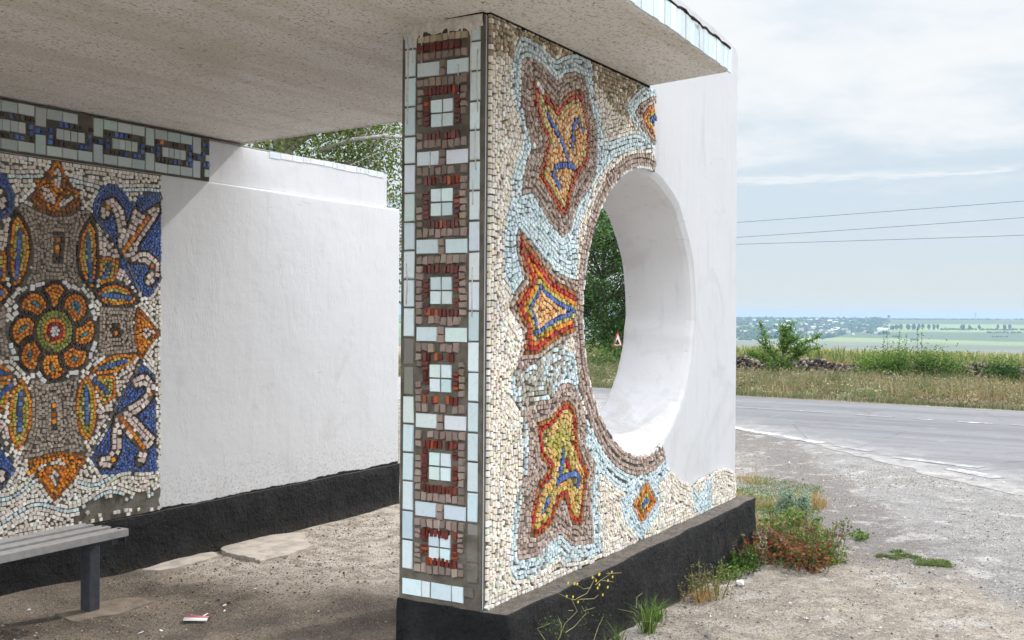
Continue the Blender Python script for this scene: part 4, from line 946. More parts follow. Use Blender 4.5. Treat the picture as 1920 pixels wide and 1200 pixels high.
# ---------------------------------------------------------------- bench along the left wall
M_bench = simple('grey bench paint', (.30, .295, .29), .45, .4, .2, 25, .25); M_leg = simple('blue grey painted concrete post', (.055, .062, .075), .5, .4, .35, 22, .9)
bench = tag(empty('bench', (-.6, 2.36, 0)), 'grey slatted bench on square concrete posts along the left mosaic wall', 'bench'); bo = Vector((-.6, 2.36, 0))
def bpart(mb, name, mat, **k): o = mb.build(name, mat, bench, **k); o.matrix_parent_inverse = Matrix.Translation(-bo); return o
for (y0, y1, x1) in ((2.128, 2.200, .055), (2.246, 2.318, .045), (2.364, 2.436, .035)):
    mb = MB(); mb.box((-2.2, y0, .408), (x1, y1, .446)); bpart(mb, 'slat', M_bench, bevel=.003)
for xl in (.025, -1.75):
    mb = MB(); g = gz(xl, 2.4); mb.box((xl - .033, 2.345, -.05), (xl + .033, 2.415, .40)); bpart(mb, 'leg', M_leg, bevel=.006)
    for yb in (2.164, 2.282, 2.40):
        mb = MB(); mb.tube([(xl, yb, .446), (xl, yb, .4505)], .009, 8); bpart(mb, 'bolt', M_leg)
    mb = MB(); mb.box((xl - .055, 2.15, .375), (xl - .02, 2.45, .404)); mb.box((xl - .055, 2.15, .365), (xl - .05, 2.45, .376)); mb.box((xl + .034, 2.16, .375), (xl + .04, 2.44, .4075)); bpart(mb, 'bracket', M_leg)

# rubbish on the floor
mb = MB(); k = 9
for i in range(k):
    a0 = -.9 + 1.8 * i / (k - 1); mb.V += [(-.075, .075 * math.sin(a0), .05 * math.cos(a0) - .02), (.085, .06 * math.sin(a0), .042 * math.cos(a0) - .02)]; 
for i in range(k - 1): mb.F.append([2 * i, 2 * i + 1, 2 * i + 3, 2 * i + 2]); mb.C.append((.33, .10, .09, .5) if i > 1 else (.75, .72, .7, .5))
o = mb.build('pottery_shard', M_tess, None, tint=True, smooth=True); o.modifiers.new('s', 'SOLIDIFY').thickness = .006; o.location = (.19, 1.79, gz(.19, 1.79) + .004); o.rotation_euler = (0, 0, R(-62)); o.scale = (.72, .72, .72)
tag(o, 'curved red and white pottery shard lying on the dirt floor', 'shard')
for i, (x, y) in enumerate([(.26, 1.80), (.35, 1.76), (.21, 1.85), (-.08, 1.88), (.0, 1.83), (-.25, 1.86), (-.17, 2.6), (.42, 1.83), (.78, 1.96)]):
    mb = MB(); w, h = rng.uniform(.008, .02), rng.uniform(.004, .008); M4 = Matrix.Rotation(rng.uniform(0, 3), 4, 'Z') @ Matrix.Rotation(rng.normal(0, .2), 4, 'X')
    mb.box((-w, -h, -.001), (w * .3, h, .0015), (.75, .74, .72, .8), M4); mb.box((w * .3, -h * .7, .0005), (w, h * .8, .003), (.72, .71, .7, .8), M4)
    o = mb.build('paper_scrap', M_tess, None, tint=True); o.location = (x, y, gz(x, y) + .006); tag(o, 'tiny white scrap of litter lying on the dirt floor', 'litter', 'white scraps on the shelter floor')

# ---------------------------------------------------------------- vegetation helpers
def unit(v): return v / (np.linalg.norm(v, axis=-1, keepdims=True) + 1e-9)
def leafset(P, L, W_, C, droop=0., flat=.5, curl=.15):
    n = len(P); d = rng.normal(size=(n, 3)); d[:, 2] = d[:, 2] * .6 - droop; d = unit(d); up_ = rng.normal(size=(n, 3)); up_[:, 2] += flat * 2
    s_ = unit(np.cross(d, up_)); nn = np.cross(s_, d); L = np.broadcast_to(np.asarray(L, float), (n,))[:, None]; W_ = np.broadcast_to(np.asarray(W_, float), (n,))[:, None]
    a = P - d * L / 2; t = P + d * L / 2 - nn * L * curl; e = P - d * L * .05
    Vv = np.stack([a, e + s_ * W_ / 2, t, e - s_ * W_ / 2], 1).reshape(-1, 3); return Vv, np.arange(4 * n).reshape(-1, 4), C
def bladeset(P, H, W_, C, lean=.35, dirs=None):
    n = len(P); a = rng.uniform(0, 6.283, n) if dirs is None else dirs; ln = np.abs(rng.normal(0, lean, n))
    d = np.stack([np.cos(a), np.sin(a), np.zeros(n)], 1); s_ = np.stack([-np.sin(a), np.cos(a), np.zeros(n)], 1); tw = rng.uniform(0, 6.283, n); s_ = s_ * np.cos(tw)[:, None] + d * np.sin(tw)[:, None]
    H = np.asarray(H)[:, None]; W_ = np.asarray(W_)[:, None] if np.ndim(W_) else W_; u = np.array([0, 0, 1.])
    m_ = P + u * H * .55 + d * (ln[:, None] * H * .3); t = P + u * H * (1 - .25 * ln[:, None]) + d * (ln[:, None] * H)
    Vv = np.stack([P - s_ * W_ / 2, P + s_ * W_ / 2, m_ + s_ * W_ * .4, m_ - s_ * W_ * .4, t + s_ * W_ * .08, t - s_ * W_ * .08], 1).reshape(-1, 3)
    b = np.arange(n)[:, None] * 6; Ff = np.concatenate([b + np.array([[0, 1, 2, 3]]), b + np.array([[3, 2, 4, 5]])], 1).reshape(-1, 4); return Vv, Ff, np.repeat(C, 2, axis=0)
def merge(*sets):
    V = []; F = []; C = []; b = 0
    for v, f, c in sets: V.append(v); F.append(f + b); C.append(c); b += len(v)
    return np.concatenate(V), np.concatenate(F), np.concatenate(C)
def in_poly(P, n):
    P2 = np.array(P); lo, hi = P2.min(0), P2.max(0); o = np.zeros((0, 2))
    while len(o) < n:
        q = rng.uniform(lo, hi, (n * 2, 2)); o = np.concatenate([o, q[inside(P, q[:, 0], q[:, 1])]])
    return o[:n]
def on_ground(xy): return np.concatenate([xy, ground_z(xy[:, 0], xy[:, 1])[:, None]], 1)
def crown_tree(name, label, base, H, rad, cz, nclus, nleaf, leaf, cols, trunk_r, bark, group=None, sq=1., droop=0., cat='tree', spread=.5, lo=.15, seed=0, shift=(0, 0)):
    """trunk with limbs to every leaf clump, crown of separate leaves"""
    g = np.random.default_rng(seed); root = tag(empty(name, base), label, cat, group); mb = MB()
    top = Vector((shift[0], shift[1], H * .8)); tp = [Vector((0, 0, -.3))] + [top * t + Vector((g.normal(0, .03 * H), g.normal(0, .03 * H), 0)) * (t > .1) for t in (.08, .25, .45, .65, .85, 1)]
    mb.tube(tp, [trunk_r * k for k in (1.25, 1, .85, .7, .5, .3, .12)], 8)
    cl = []
    while len(cl) < nclus:
        v = g.uniform(-1, 1, 3); r_ = np.linalg.norm(v)
        if r_ > 1 or r_ < .35: continue
        p = np.array([v[0] * rad + shift[0], v[1] * rad + shift[1], cz + v[2] * (H - cz) * sq])
        if p[2] < lo * H: continue
        cl.append(p)
    P = []
    for p in cl:
        k = min(max(p[2] / (H * .85) * .75, .12), .8); i = k * 6; s_ = tp[min(int(i) + 1, 6)]; pv = Vector(p); mid = s_.lerp(pv, .5) + Vector((0, 0, .05 * H * (1 if p[2] > s_.z else -.3)))
        mb.tube([s_, mid, pv], [trunk_r * .32, trunk_r * .2, trunk_r * .05], 5, cap=False)
        m_ = int(nleaf / nclus * g.uniform(.6, 1.4)); q = g.normal(0, 1, (m_, 3)) * np.array([1, 1, .75]) * spread * rad * g.uniform(.22, .42)
        if droop: q[:, 2] = -np.abs(q[:, 2]) * droop * 1.6 + .1
        P.append(p + q)
        tw = [pv + Vector(q[j]) * .8 for j in range(min(4, m_))]
        for t in tw: mb.tube([mid.lerp(pv, .7), t], [trunk_r * .09, trunk_r * .03], 4, cap=False)
    P = np.concatenate(P); C = pick(cols, len(P), .2)
    V, F, C = leafset(P, leaf * rng.uniform(.7, 1.3, len(P)), leaf * .55, C, droop * .8)
    mb.build('trunk', bark, root, smooth=True); link('crown', mesh_np('crown', V, F, C), M_leaf, root); return root
GREEN = [(.045, .10, .018), (.06, .13, .025), (.035, .08, .015), (.08, .15, .03), (.03, .065, .014)]
BRIGHT = [(.075, .155, .025), (.095, .18, .035), (.06, .125, .02), (.13, .21, .05), (.05, .10, .02), (.15, .17, .06)]

# birch behind the left wall
b_ = at(548, 600, 13.5); b_.z = gz(b_.x, b_.y)
birch = crown_tree('birch_tree', 'leafy birch with drooping twigs and one bare branch, rising behind the left wall', b_, 5.0, 1.45, 3.1, 70, 42000, .048, [(.07, .115, .02), (.09, .14, .028), (.05, .085, .015), (.14, .16, .035), (.10, .125, .025)], .10, M_birch, droop=.7, lo=.25, spread=.75, seed=4)
mb = MB()
A = at(600, 283, 13.2) - b_; B_ = at(662, 262, 13.0) - b_; C_ = at(720, 255, 12.8) - b_; D_ = at(800, 262, 12.7) - b_
mb.tube([A, B_, C_, D_], [.035, .028, .022, .012], 6)
for k in range(26):
    t = rng.uniform(.25, 1); s_ = B_.lerp(D_, t); e = s_ + Vector((rng.normal(0, .22), rng.normal(0, .22), rng.normal(-.05, .22))); mb.tube([s_, s_.lerp(e, .5) + Vector((0, 0, .04)), e], [.007, .005, .002], 4, cap=False)
mb.build('bare_branch', M_birch, birch, smooth=True)
# tree seen through the round hole
b_ = at(1140, 700, 55); b_.z = gz(b_.x, b_.y)
crown_tree('roadside_tree', 'big dark green leafy tree across the road, seen through the round hole', b_, 8.5, 3.1, 4.6, 80, 30000, .17, GREEN, .2, M_bark, lo=.12, spread=.6, seed=8)
# young tree by the road
b_ = at(1465, 706, 40); b_.z = gz(b_.x, b_.y) - .02
root = tag(empty('young_tree', b_), 'slender young tree with feathery upswept branches beyond the road', 'tree'); mb = MB(); k40 = 40 / 2013.6
def rel(px, py): return Vector(((px - 1465) * k40 * right.x, (px - 1465) * k40 * right.y, (706 - py) * k40))
mb.tube([rel(1465, 716), rel(1465, 690), rel(1467, 670), rel(1470, 650)], [.05, .042, .035, .025], 6); P = []
tw = np.random.default_rng(21)
for a, b, c in (((1466, 682), (1448, 650), (1441, 604)), ((1466, 676), (1480, 640), (1497, 600)), ((1468, 668), (1496, 645), (1530, 628)), ((1467, 672), (1460, 640), (1463, 618)), ((1468, 660), (1490, 655), (1523, 650)), ((1466, 684), (1452, 668), (1430, 640)), ((1469, 655), (1476, 630), (1480, 610)), ((1466, 680), (1440, 672), (1424, 662)), ((1467, 676), (1490, 668), (1508, 660)), ((1468, 664), (1486, 640), (1506, 632))):
    dp = Vector((tw.normal(0, .25), tw.normal(0, .25), 0)); p0, p1, p2 = rel(*a), rel(*b) + dp * .5, rel(*c) + dp
    mb.tube([p0, p1, p2], [.018, .012, .004], 5, cap=False)
    for i in range(110):
        t = tw.uniform(.25, 1); q = (p0 * (1 - t) + p1 * t) if t < .0 else (p0.lerp(p1, t * 2) if t < .5 else p1.lerp(p2, t * 2 - 1)); e = q + Vector((tw.normal(0, .17), tw.normal(0, .17), tw.normal(.04, .13)))
        for s_ in np.linspace(.1, 1, 6): P.append(np.array(q.lerp(e, s_)) + tw.normal(0, .015, 3))
mb.build('trunk', M_bark, root, smooth=True); P = np.array(P); V, F, C = leafset(P, .085, .042, pick([(.07, .15, .02), (.10, .19, .03), (.05, .10, .02), (.13, .22, .05)], len(P)), .0, .4); link('crown', mesh_np('crown', V, F, C), M_leaf, root)
def bush(label, px, py, d, w, h, nl, leaf, cols, seed, name='bush', shoots=0):
    b = at(px, py, d); b.z = gz(b.x, b.y) - .02; g = np.random.default_rng(seed); root = tag(empty(name, b), label, 'bush'); mb = MB(); P = []
    for i in range(int(26 * max(1, w / h))):
        u = g.uniform(-1, 1); v = g.uniform(-.5, .5); hh = h * g.uniform(.5, 1.0) * (1 - .45 * u * u); c = np.array([u * w / 2 * right.x + v * w * .25, u * w / 2 * right.y + v * w * .2, hh * .8])
        mb.tube([(c[0] * .8, c[1] * .8, -.1), (c[0], c[1], hh * .4), c], [.012, .008, .003], 4, cap=False); m_ = nl // int(26 * max(1, w / h))
        q = g.normal(0, 1, (m_, 3)) * np.array([.15, .15, .22]) * h; q[:, 2] = np.maximum(q[:, 2], -c[2] + .03); P.append(c + q)
    for i in range(shoots):
        u = g.uniform(-.7, .3); c = Vector((u * w / 2 * right.x, u * w / 2 * right.y, 0)); tpt = c + Vector((g.normal(0, .15), g.normal(0, .15), h * g.uniform(1.3, 1.75))); mb.tube([c, c.lerp(tpt, .5), tpt], [.01, .007, .003], 4, cap=False)
        for t in np.linspace(.5, 1, 26): P.append((np.array(c.lerp(tpt, t)) + g.normal(0, .025, 3))[None])
    P = np.concatenate(P); V, F, C = leafset(P, leaf * g.uniform(.6, 1.4, len(P)), leaf * .6, pick(cols, len(P)), .0, .6)
    mb.build('stems', M_bark, root); link('foliage', mesh_np('foliage', V, F, C), M_leaf, root)
bush('wide bright green thicket with long shoots in front of the cornfield', 1706, 716, 39, 3.6, 1.15, 11000, .08, BRIGHT, 1, 'thicket', 6)
bush('round dark green bush at the right edge beside the rubble row', 1878, 722, 37, 1.1, .82, 3000, .08, GREEN + [(.05, .13, .05)], 2)
bush('small bright green bush at the foot of the young tree', 1462, 713, 39.5, .95, .7, 2200, .075, BRIGHT, 3)
bush('low dark green tuft in the dry grass left of the thicket', 1571, 737, 30, .35, .45, 500, .05, GREEN, 4)
bush('low green scrub below the big tree behind the hole', 1130, 704, 44, 1.6, .8, 1500, .08, BRIGHT, 5)
bush('dark shrub beside the sign post behind the hole', 1150, 700, 46, 1.0, 1.1, 1500, .08, GREEN, 6)

# grass verge beyond the road
n = 120000
yy = rng.uniform(-7, 24, n); nn_ = 15.75 + rng.uniform(0, 1, n) ** 1.3 * 27; xx = nn_ + .107 * yy
pt = fbm(xx * .35, yy * .35); pt2 = fbm(xx * 1.1 + 40, yy * 1.1)
H = np.where(nn_ < 17.4, rng.uniform(.05, .16, n), np.clip(.14 + (nn_ - 17.4) * .05, 0, .34) * np.where(nn_ > 34, .55, 1) * rng.uniform(.35, 1.2, n) * np.clip((pt2 - .24) * 4.2, .12, 1.9))
bare = (nn_ > 17.2) & (nn_ < 20.5) & (yy < 1.6) & (pt2 > .36); keep = ~((fbm(xx * .8 + 9, yy * .8 + 3) < .34) & (rng.random(n) < .7)) & ~(bare & (rng.random(n) < .85)) & ~((nn_ > 39) & (rng.random(n) < .6)); 
dry = np.array([(.30, .235, .155), (.25, .19, .125), (.36, .30, .215), (.18, .135, .09)]); gre = np.array([(.10, .125, .06), (.14, .155, .085), (.08, .105, .045), (.17, .18, .12)])
isdry = rng.random(n) < np.clip((pt - .38) * 5 + .25, .06, .9); isdry = np.where(nn_ < 17.6, rng.random(n) < .15, isdry) & ~((yy > 2.2) & (rng.random(n) < .35))
C = np.where(isdry[:, None], dry[rng.integers(4, size=n)], gre[rng.integers(4, size=n)]) * (1 + rng.normal(0, .15, (n, 1))); C = np.concatenate([np.clip(C * .84, .01, .8), np.ones((n, 1))], 1)
xy = np.stack([xx, yy], 1)[keep]; 
B1 = bladeset(on_ground(xy), H[keep], .008 + .006 * rng.random(len(xy)), C[keep], .8)
nc = 1500; cy_ = rng.uniform(-7, 22, nc); cn = rng.uniform(17, 36, nc); cp = on_ground(np.stack([cn + .107 * cy_, cy_], 1)); m_ = 34
hk = ~((cn < 20.6) & (cy_ < 1.8) & (rng.random(nc) < .8)); cp = cp[hk]; cn = cn[hk]; nc = len(cn)
hh = rng.uniform(.10, .36, nc) * np.clip((cn - 16) * .3, .3, 1); q = rng.normal(0, 1, (nc, m_, 3)) * np.stack([hh * .6, hh * .6, hh * .35], -1)[:, None, :]; q[..., 2] = np.abs(q[..., 2] + hh[:, None] * .5)
P = (cp[:, None, :] + q).reshape(-1, 3); cb = np.array([(.10, .125, .065), (.15, .165, .095), (.07, .095, .04), (.30, .25, .17), (.22, .165, .10), (.36, .33, .26), (.20, .21, .15), (.13, .10, .07)])[rng.integers(8, size=nc)]
cc_ = np.repeat(cb, m_, 0) * (1 + rng.normal(0, .25, (nc * m_, 1))); B2 = leafset(P, .075 * rng.uniform(.6, 1.5, len(P)), .028, np.concatenate([np.clip(cc_, .01, .8), np.ones((len(P), 1))], 1), -.2, .2)
n3_ = 46; y3 = rng.uniform(-6, 14, n3_); k3 = rng.uniform(18.5, 34, n3_); c3 = on_ground(np.stack([k3 + .107 * y3, y3], 1)); P3 = []; C3 = []
for q_ in range(n3_):
    h3 = rng.uniform(.18, .5); p3 = rng.normal(0, 1, (130, 3)) * np.array([h3 * .35, h3 * .35, h3 * .3]); p3[:, 2] = np.abs(p3[:, 2] + h3 * .55); P3.append(c3[q_] + p3); C3.append(pick([(.06, .10, .03), (.09, .13, .05), (.045, .08, .03)] if rng.random() < .55 else [(.20, .20, .13), (.27, .25, .18), (.16, .15, .09)], 130))
B3 = leafset(np.concatenate(P3), .07, .035, np.concatenate(C3), -.2, .3)
V, F, C = merge(B1, B2, B3)
tag(link('verge_grass', mesh_np('verge_grass', V, F, C), M_grass), 'dry and green tall grass on the far road verge', 'grass', kind='stuff')
# clods and straw on the bare bank
n = 2600; yy = rng.uniform(-6, 2.2, n); nn_ = rng.uniform(16.8, 20.5, n); P = on_ground(np.stack([nn_ + .107 * yy, yy], 1)); P[:, 2] += .02 + .10 * np.clip(fbm(yy * 1.2, nn_) - .35, 0, 1); V, F, C = lumps(P, rng.uniform(.02, .075, n), pick([(.07, .05, .04), (.13, .10, .075), (.22, .16, .10)], n))
tag(link('soil_clods', mesh_np('soil_clods', V, F, C), M_rock), 'dark crumbly soil clods on the far roadside bank', 'soil', kind='stuff')
# rubble row
n = 15000; yy = rng.uniform(-8, 30, n); hh = rng.uniform(0, 1, n); nn_ = 41.0 + rng.normal(0, .5, n) * (1 - .6 * hh); P = on_ground(np.stack([nn_ + .107 * yy, yy], 1)); P[:, 2] += hh * .66 * np.clip(.95 + (fbm(yy * .6, yy * 0) - .47) * .7, .75, 1.15); 
V, F, C = lumps(P, np.clip(rng.lognormal(-2.85, .4, n), .025, .13), pick([(.045, .038, .04), (.07, .058, .055), (.10, .08, .075), (.22, .17, .14), (.26, .21, .18), (.03, .026, .028)], n), True, .8)
tag(link('rubble_wall', mesh_np('rubble_wall', V, F, C), M_rock), 'low row of piled dark rubble stones along the cornfield edge', 'rubble wall')
# corn
n = 9500; row = rng.integers(0, 46, n); nn_ = 58 + row * .85 + rng.normal(0, .05, n); yy = rng.uniform(-16, 42, n); G = on_ground(np.stack([nn_ + .107 * yy, yy], 1)); hc = rng.uniform(.95, 1.22, n)
cs = []
gcol = [(.13, .18, .06), (.17, .22, .09), (.10, .14, .05), (.22, .25, .12), (.28, .28, .15)]; bcol = [(.36, .24, .11), (.30, .17, .07), (.42, .32, .18)]
cs.append(bladeset(G, hc * 1.06, .035, pick([(.22, .25, .11), (.28, .27, .14), (.16, .20, .08)], n), .05))
for k in range(7):
    f = .12 + .12 * k + rng.normal(0, .03, n); P = G.copy(); P[:, 2] += hc * f; cs.append(bladeset(P, hc * .34, .075, pick(bcol if k < 2 else gcol, n), .75))
P = G.copy(); P[:, 2] += hc * 1.0; cs.append(bladeset(P, .2 * np.ones(n), .05, pick([(.30, .28, .15), (.24, .25, .11), (.40, .36, .22)], n), .4))
tag(link('cornfield', mesh_np('cornfield', *merge(*cs)), M_grass), 'field of ripening corn with dry brown lower leaves beyond the verge', 'corn', kind='stuff')

# grass and weeds at the far end of the right wall
GA = [(6.6, 1.08), (6.38, .54), (6.12, .15), (5.4, -.02), (4.9, -.18), (4.55, -.2), (3.7, -.62), (3.35, -.5), (3.7, .0), (3.95, .5), (5.1, .78)]
xy = in_poly(GA, 15000); pt = fbm(xy[:, 0] * 2, xy[:, 1] * 2); k = pt + rng.normal(0, .06, len(xy)); dens = (rng.random(len(xy)) < np.clip(1.25 - (5 - xy[:, 0]) * .25, .35, 1)) & (polydist(GA, xy[:, 0], xy[:, 1]) > .02 + (fbm(xy[:, 0] * 5, xy[:, 1] * 5) - .32) * .9 * rng.random(len(xy))); xy, k = xy[dens], k[dens]; n = len(xy)
gcol = np.array([(.10, .165, .045), (.075, .125, .035), (.15, .20, .07)]); dcol = np.array([(.36, .28, .17), (.30, .22, .13), (.22, .15, .085)]); 
C = np.where((k > .45)[:, None], dcol[rng.integers(3, size=n)], gcol[rng.integers(3, size=n)]) * (1 + rng.normal(0, .15, (n, 1))); C = np.concatenate([np.clip(C, .01, .8), np.ones((n, 1))], 1)
V, F, C = bladeset(on_ground(xy), rng.uniform(.02, .09, n) * np.clip((pt[dens] - .2) * 3, .3, 1.4) * np.clip((6.9 - xy[:, 0]) * .5, .4, 1), .005, C, .9)
tag(link('corner_grass', mesh_np('corner_grass', V, F, C), M_grass), 'short green and straw coloured grass beyond the end of the right wall', 'grass', kind='stuff')
ST = [(3.48, -.83), (3.72, -.92), (3.6, -1.05), (3.52, -1.25), (3.38, -1.3), (3.33, -1.15), (3.38, -1.0), (3.36, -.85)]
xy = in_poly(ST, 4200); xy = xy[fbm(xy[:, 0] * 9, xy[:, 1] * 9, 3) + rng.normal(0, .05, len(xy)) > .46]; V, F, C = bladeset(on_ground(xy), rng.uniform(.01, .03, len(xy)), .005, pick([(.06, .13, .025), (.10, .17, .045), (.045, .09, .02), (.16, .15, .06)], len(xy)), 1.8)
tag(link('creeping_grass', mesh_np('creeping_grass', V, F, C), M_grass), 'low creeping green grass strip on open gravel', 'grass', kind='stuff')
def weed(label, x, y, build, name='weed', cat='weed'):
    root = tag(empty(name, (x, y, gz(x, y))), label, cat); mb, sets = build()
    if 'reddish' in label or 'red,' in label:
        for i in range(16):
            bx, by, hh = rng.normal(0, .17), rng.normal(0, .14), rng.uniform(.16, .27); tp = Vector((bx * 1.2, by * 1.2, hh)); mb.tube([Vector((bx, by, 0)), tp], [.0025, .0015], 4, cap=False); Pq = np.array([np.array(tp) - [0, 0, t] for t in rng.uniform(0, .09, 26)]) + rng.normal(0, .006, (26, 3)); sets.append(leafset(Pq, .013, .009, pick([(.10, .05, .05), (.17, .09, .10), (.07, .06, .035), (.25, .16, .17)], 26)))
        a_ = rng.uniform(0, 6.28, 200); r2 = np.abs(rng.normal(0, .24, 200)); sets.append(bladeset(np.stack([np.cos(a_) * r2, np.sin(a_) * r2, np.zeros(200)], 1), rng.uniform(.03, .1, 200), .003, pick([(.38, .28, .15), (.45, .36, .22), (.3, .2, .1)], 200), 1.6))
    mb.build('stems', M_stem, root)
    if sets: link('foliage', mesh_np('foliage', *merge(*sets)), M_leaf, root)
    return root
M_stem = simple('weed stems', (.17, .19, .06), .7, .2, .4, 30, .2)
def herb(nst, w, h, cols, leaf, per=60, stalk=True, sq=(1, 1)):
    def f():
        mb = MB(); P = []
        for i in range(nst):
            bx, by = np.clip(rng.normal(0, w * .36, 2), -w * .55, w * .55) * np.array(sq); hh = h * rng.uniform(.45, 1.05); tp = Vector((bx + float(np.clip(rng.normal(0, w * .14), -w * .2, w * .2)), by + float(np.clip(rng.normal(0, w * .14), -w * .2, w * .2)), hh)); b = Vector((bx * .8, by * .8, -.01)); mb.tube([b, b.lerp(tp, .5), tp], [.004, .003, .0015], 4, cap=False)
            for t in rng.uniform(.1, 1.0, per): P.append(np.array(b.lerp(tp, t)) + rng.normal(0, 1, 3) * np.array([.025, .025, .012]) * (1.15 - t * .6))
        P = np.array(P); P[:, 2] = np.maximum(P[:, 2], .004); return mb, [leafset(P, leaf * rng.uniform(.6, 1.3, len(P)), leaf * .62, pick(cols, len(P)), .1, .5)]
    return f
REDS = [(.26, .035, .022), (.22, .03, .03), (.28, .09, .035), (.15, .03, .025), (.075, .12, .03), (.10, .15, .045), (.26, .14, .06), (.12, .10, .05), (.22, .12, .13), (.09, .13, .04)]
weed('dense weed patch with red, orange and green leaves by the plinth end', 3.03, -.36, herb(60, .50, .18, REDS, .029, 34, sq=(.8, 1)))
weed('second reddish weed clump just right of the plinth end', 3.33, -.42, herb(24, .28, .16, REDS[2:] + BRIGHT, .028, 30))
weed('green leafy weed at the right side of the red weed patch', 3.16, -.62, herb(14, .16, .13, BRIGHT, .024, 45))
weed('leafy bright green weed behind the red weed patch', 3.9, -.18, herb(28, .42, .18, BRIGHT + [(.16, .20, .07), (.25, .22, .10)], .032, 28))
weed('silvery blue green wormwood tuft in the corner grass', 4.55, .02, herb(24, .22, .20, [(.20, .27, .23), (.26, .33, .29), (.16, .22, .19)], .022, 110))
weed('tiny green weed on the gravel near the red weeds', 4.0, -.62, herb(8, .12, .07, BRIGHT, .022, 25))
weed('dark green low weed touching the far end of the plinth', 2.72, -.20, herb(16, .22, .11, GREEN, .022, 45))
weed('small pale green weed tuft at the middle of the plinth', 2.42, -.21, herb(12, .17, .10, BRIGHT + [(.25, .26, .12)], .02, 40))
def dead():
    mb, s_ = herb(15, .2, .20, [(.20, .19, .08), (.26, .23, .11), (.15, .14, .06)], .014, 40)(); a = rng.uniform(0, 6.28, 260); r_ = np.abs(rng.normal(0, .07, 260)); P = np.stack([np.cos(a) * r_, np.sin(a) * r_ * .5, np.zeros(260)], 1)
    s_.append(bladeset(P, rng.uniform(.02, .07, 260), .003, pick([(.45, .26, .12), (.38, .2, .08), (.5, .34, .18)], 260), 1.3)); return mb, s_
weed('dried brown weed with a leaning seed stalk against the black plinth', 1.92, -.23, dead)
def tuft(nb, h, cols, lean):
    def f():
        a = rng.uniform(0, 6.28, nb); r_ = np.abs(rng.normal(0, .025, nb)); P = np.stack([np.cos(a) * r_, np.sin(a) * r_, np.zeros(nb)], 1); return MB2(), [bladeset(P, h * rng.uniform(.4, 1.1, nb), .0055, pick(cols, nb), lean)]
    return f
def MB2(): mb = MB(); mb.tube([(0, 0, -.01), (0, 0, .03)], .003, 4); return mb
weed('tall green grass tuft at the foot of the plinth near the yellow flowers', 1.16, -.23, tuft(85, .20, [(.09, .17, .03), (.13, .22, .05), (.06, .12, .025), (.25, .26, .12)], .7), 'grass_tuft', 'grass')
weed('small grass tuft beside the taller one at the plinth foot', 1.36, -.20, tuft(40, .12, [(.08, .15, .03), (.14, .2, .06)], .8), 'grass_tuft', 'grass')
weed('fine grass blades below the yellow flowered weed', .82, -.22, tuft(40, .15, [(.05, .10, .025), (.09, .14, .04)], .6), 'grass_tuft', 'grass')
# yellow flowered weed drawn against the black plinth
fx, fy = .72, -.235
root = tag(empty('flowering_weed', (fx, fy, gz(fx, fy))), 'thin branching weed with small yellow flowers in front of the black plinth', 'weed'); z0 = gz(fx, fy)
def fl(px, py):
    d_ = (fwd + right * ((px - 960) / 2013.6) + up * ((600 - py) / 2013.6)); p = CAM + d_ * ((fy - CAM.y) / d_.y); return p - Vector((fx, fy, z0)) + Vector((0, rng.normal(0, .012), 0))
mb = MB(); fm = MB()
BR = [[(1048, 1205), (1062, 1170), (1076, 1145), (1080, 1125), (1078, 1122)], [(1080, 1125), (1062, 1122), (1044, 1112)], [(1078, 1122), (1095, 1112), (1105, 1102), (1120, 1088)], [(1088, 1124), (1110, 1122), (1128, 1116)], [(1105, 1102), (1092, 1104), (1076, 1093)], [(1112, 1096), (1128, 1088), (1140, 1076), (1150, 1073)], [(1120, 1088), (1116, 1080)], [(1076, 1145), (1062, 1144)], [(1083, 1135), (1098, 1146), (1120, 1140)], [(1128, 1088), (1143, 1090)], [(1140, 1076), (1166, 1074)], [(1050, 1195), (1048, 1170), (1053, 1158)], [(1056, 1185), (1078, 1175), (1100, 1150)], [(1022, 1200), (1016, 1180), (1024, 1168)], [(1112, 1200), (1122, 1175), (1132, 1155)], [(1190, 1140), (1196, 1120), (1206, 1112)]]
for br in BR: p = [fl(*q) for q in br]; mb.tube(p, [.0016] + [.0011] * (len(p) - 2) + [.0008], 5)
P = []
for q in ((1074, 1094), (1082, 1095), (1113, 1083), (1120, 1077), (1135, 1078), (1149, 1073), (1158, 1083), (1143, 1089), (1133, 1100), (1128, 1115), (1074, 1120), (1081, 1120), (1086, 1129), (1122, 1096), (1118, 1102), (1121, 1089), (1064, 1093)):
    c = fl(*q); fm = MB()
    for k in range(5):
        a = k * 1.257; M4 = Matrix.Translation(c) @ Matrix.Rotation(a, 4, 'Y') @ Matrix.Rotation(.5, 4, 'X'); fm.box((.0005, -.0012, -.0018), (.0062, .0012, .0018), (.62, .52, .03, .6), M4)
    fm.build('flower', M_tess, root, tint=True)
for q, m_ in (((1024, 1175), 40), ((1050, 1180), 40), ((1095, 1155), 30), ((1130, 1165), 25)):
    for i in range(m_): P.append(np.array(fl(q[0] + rng.normal(0, 6), q[1] + rng.normal(0, 12))))
mb.build('stems', simple('dry yellowish stems', (.30, .27, .13), .8, .15, .3), root); P = np.array(P); V, F, C = leafset(P, .014, .006, pick([(.07, .12, .03), (.05, .09, .025)], len(P))); link('foliage', mesh_np('foliage', V, F, C), M_leaf, root)

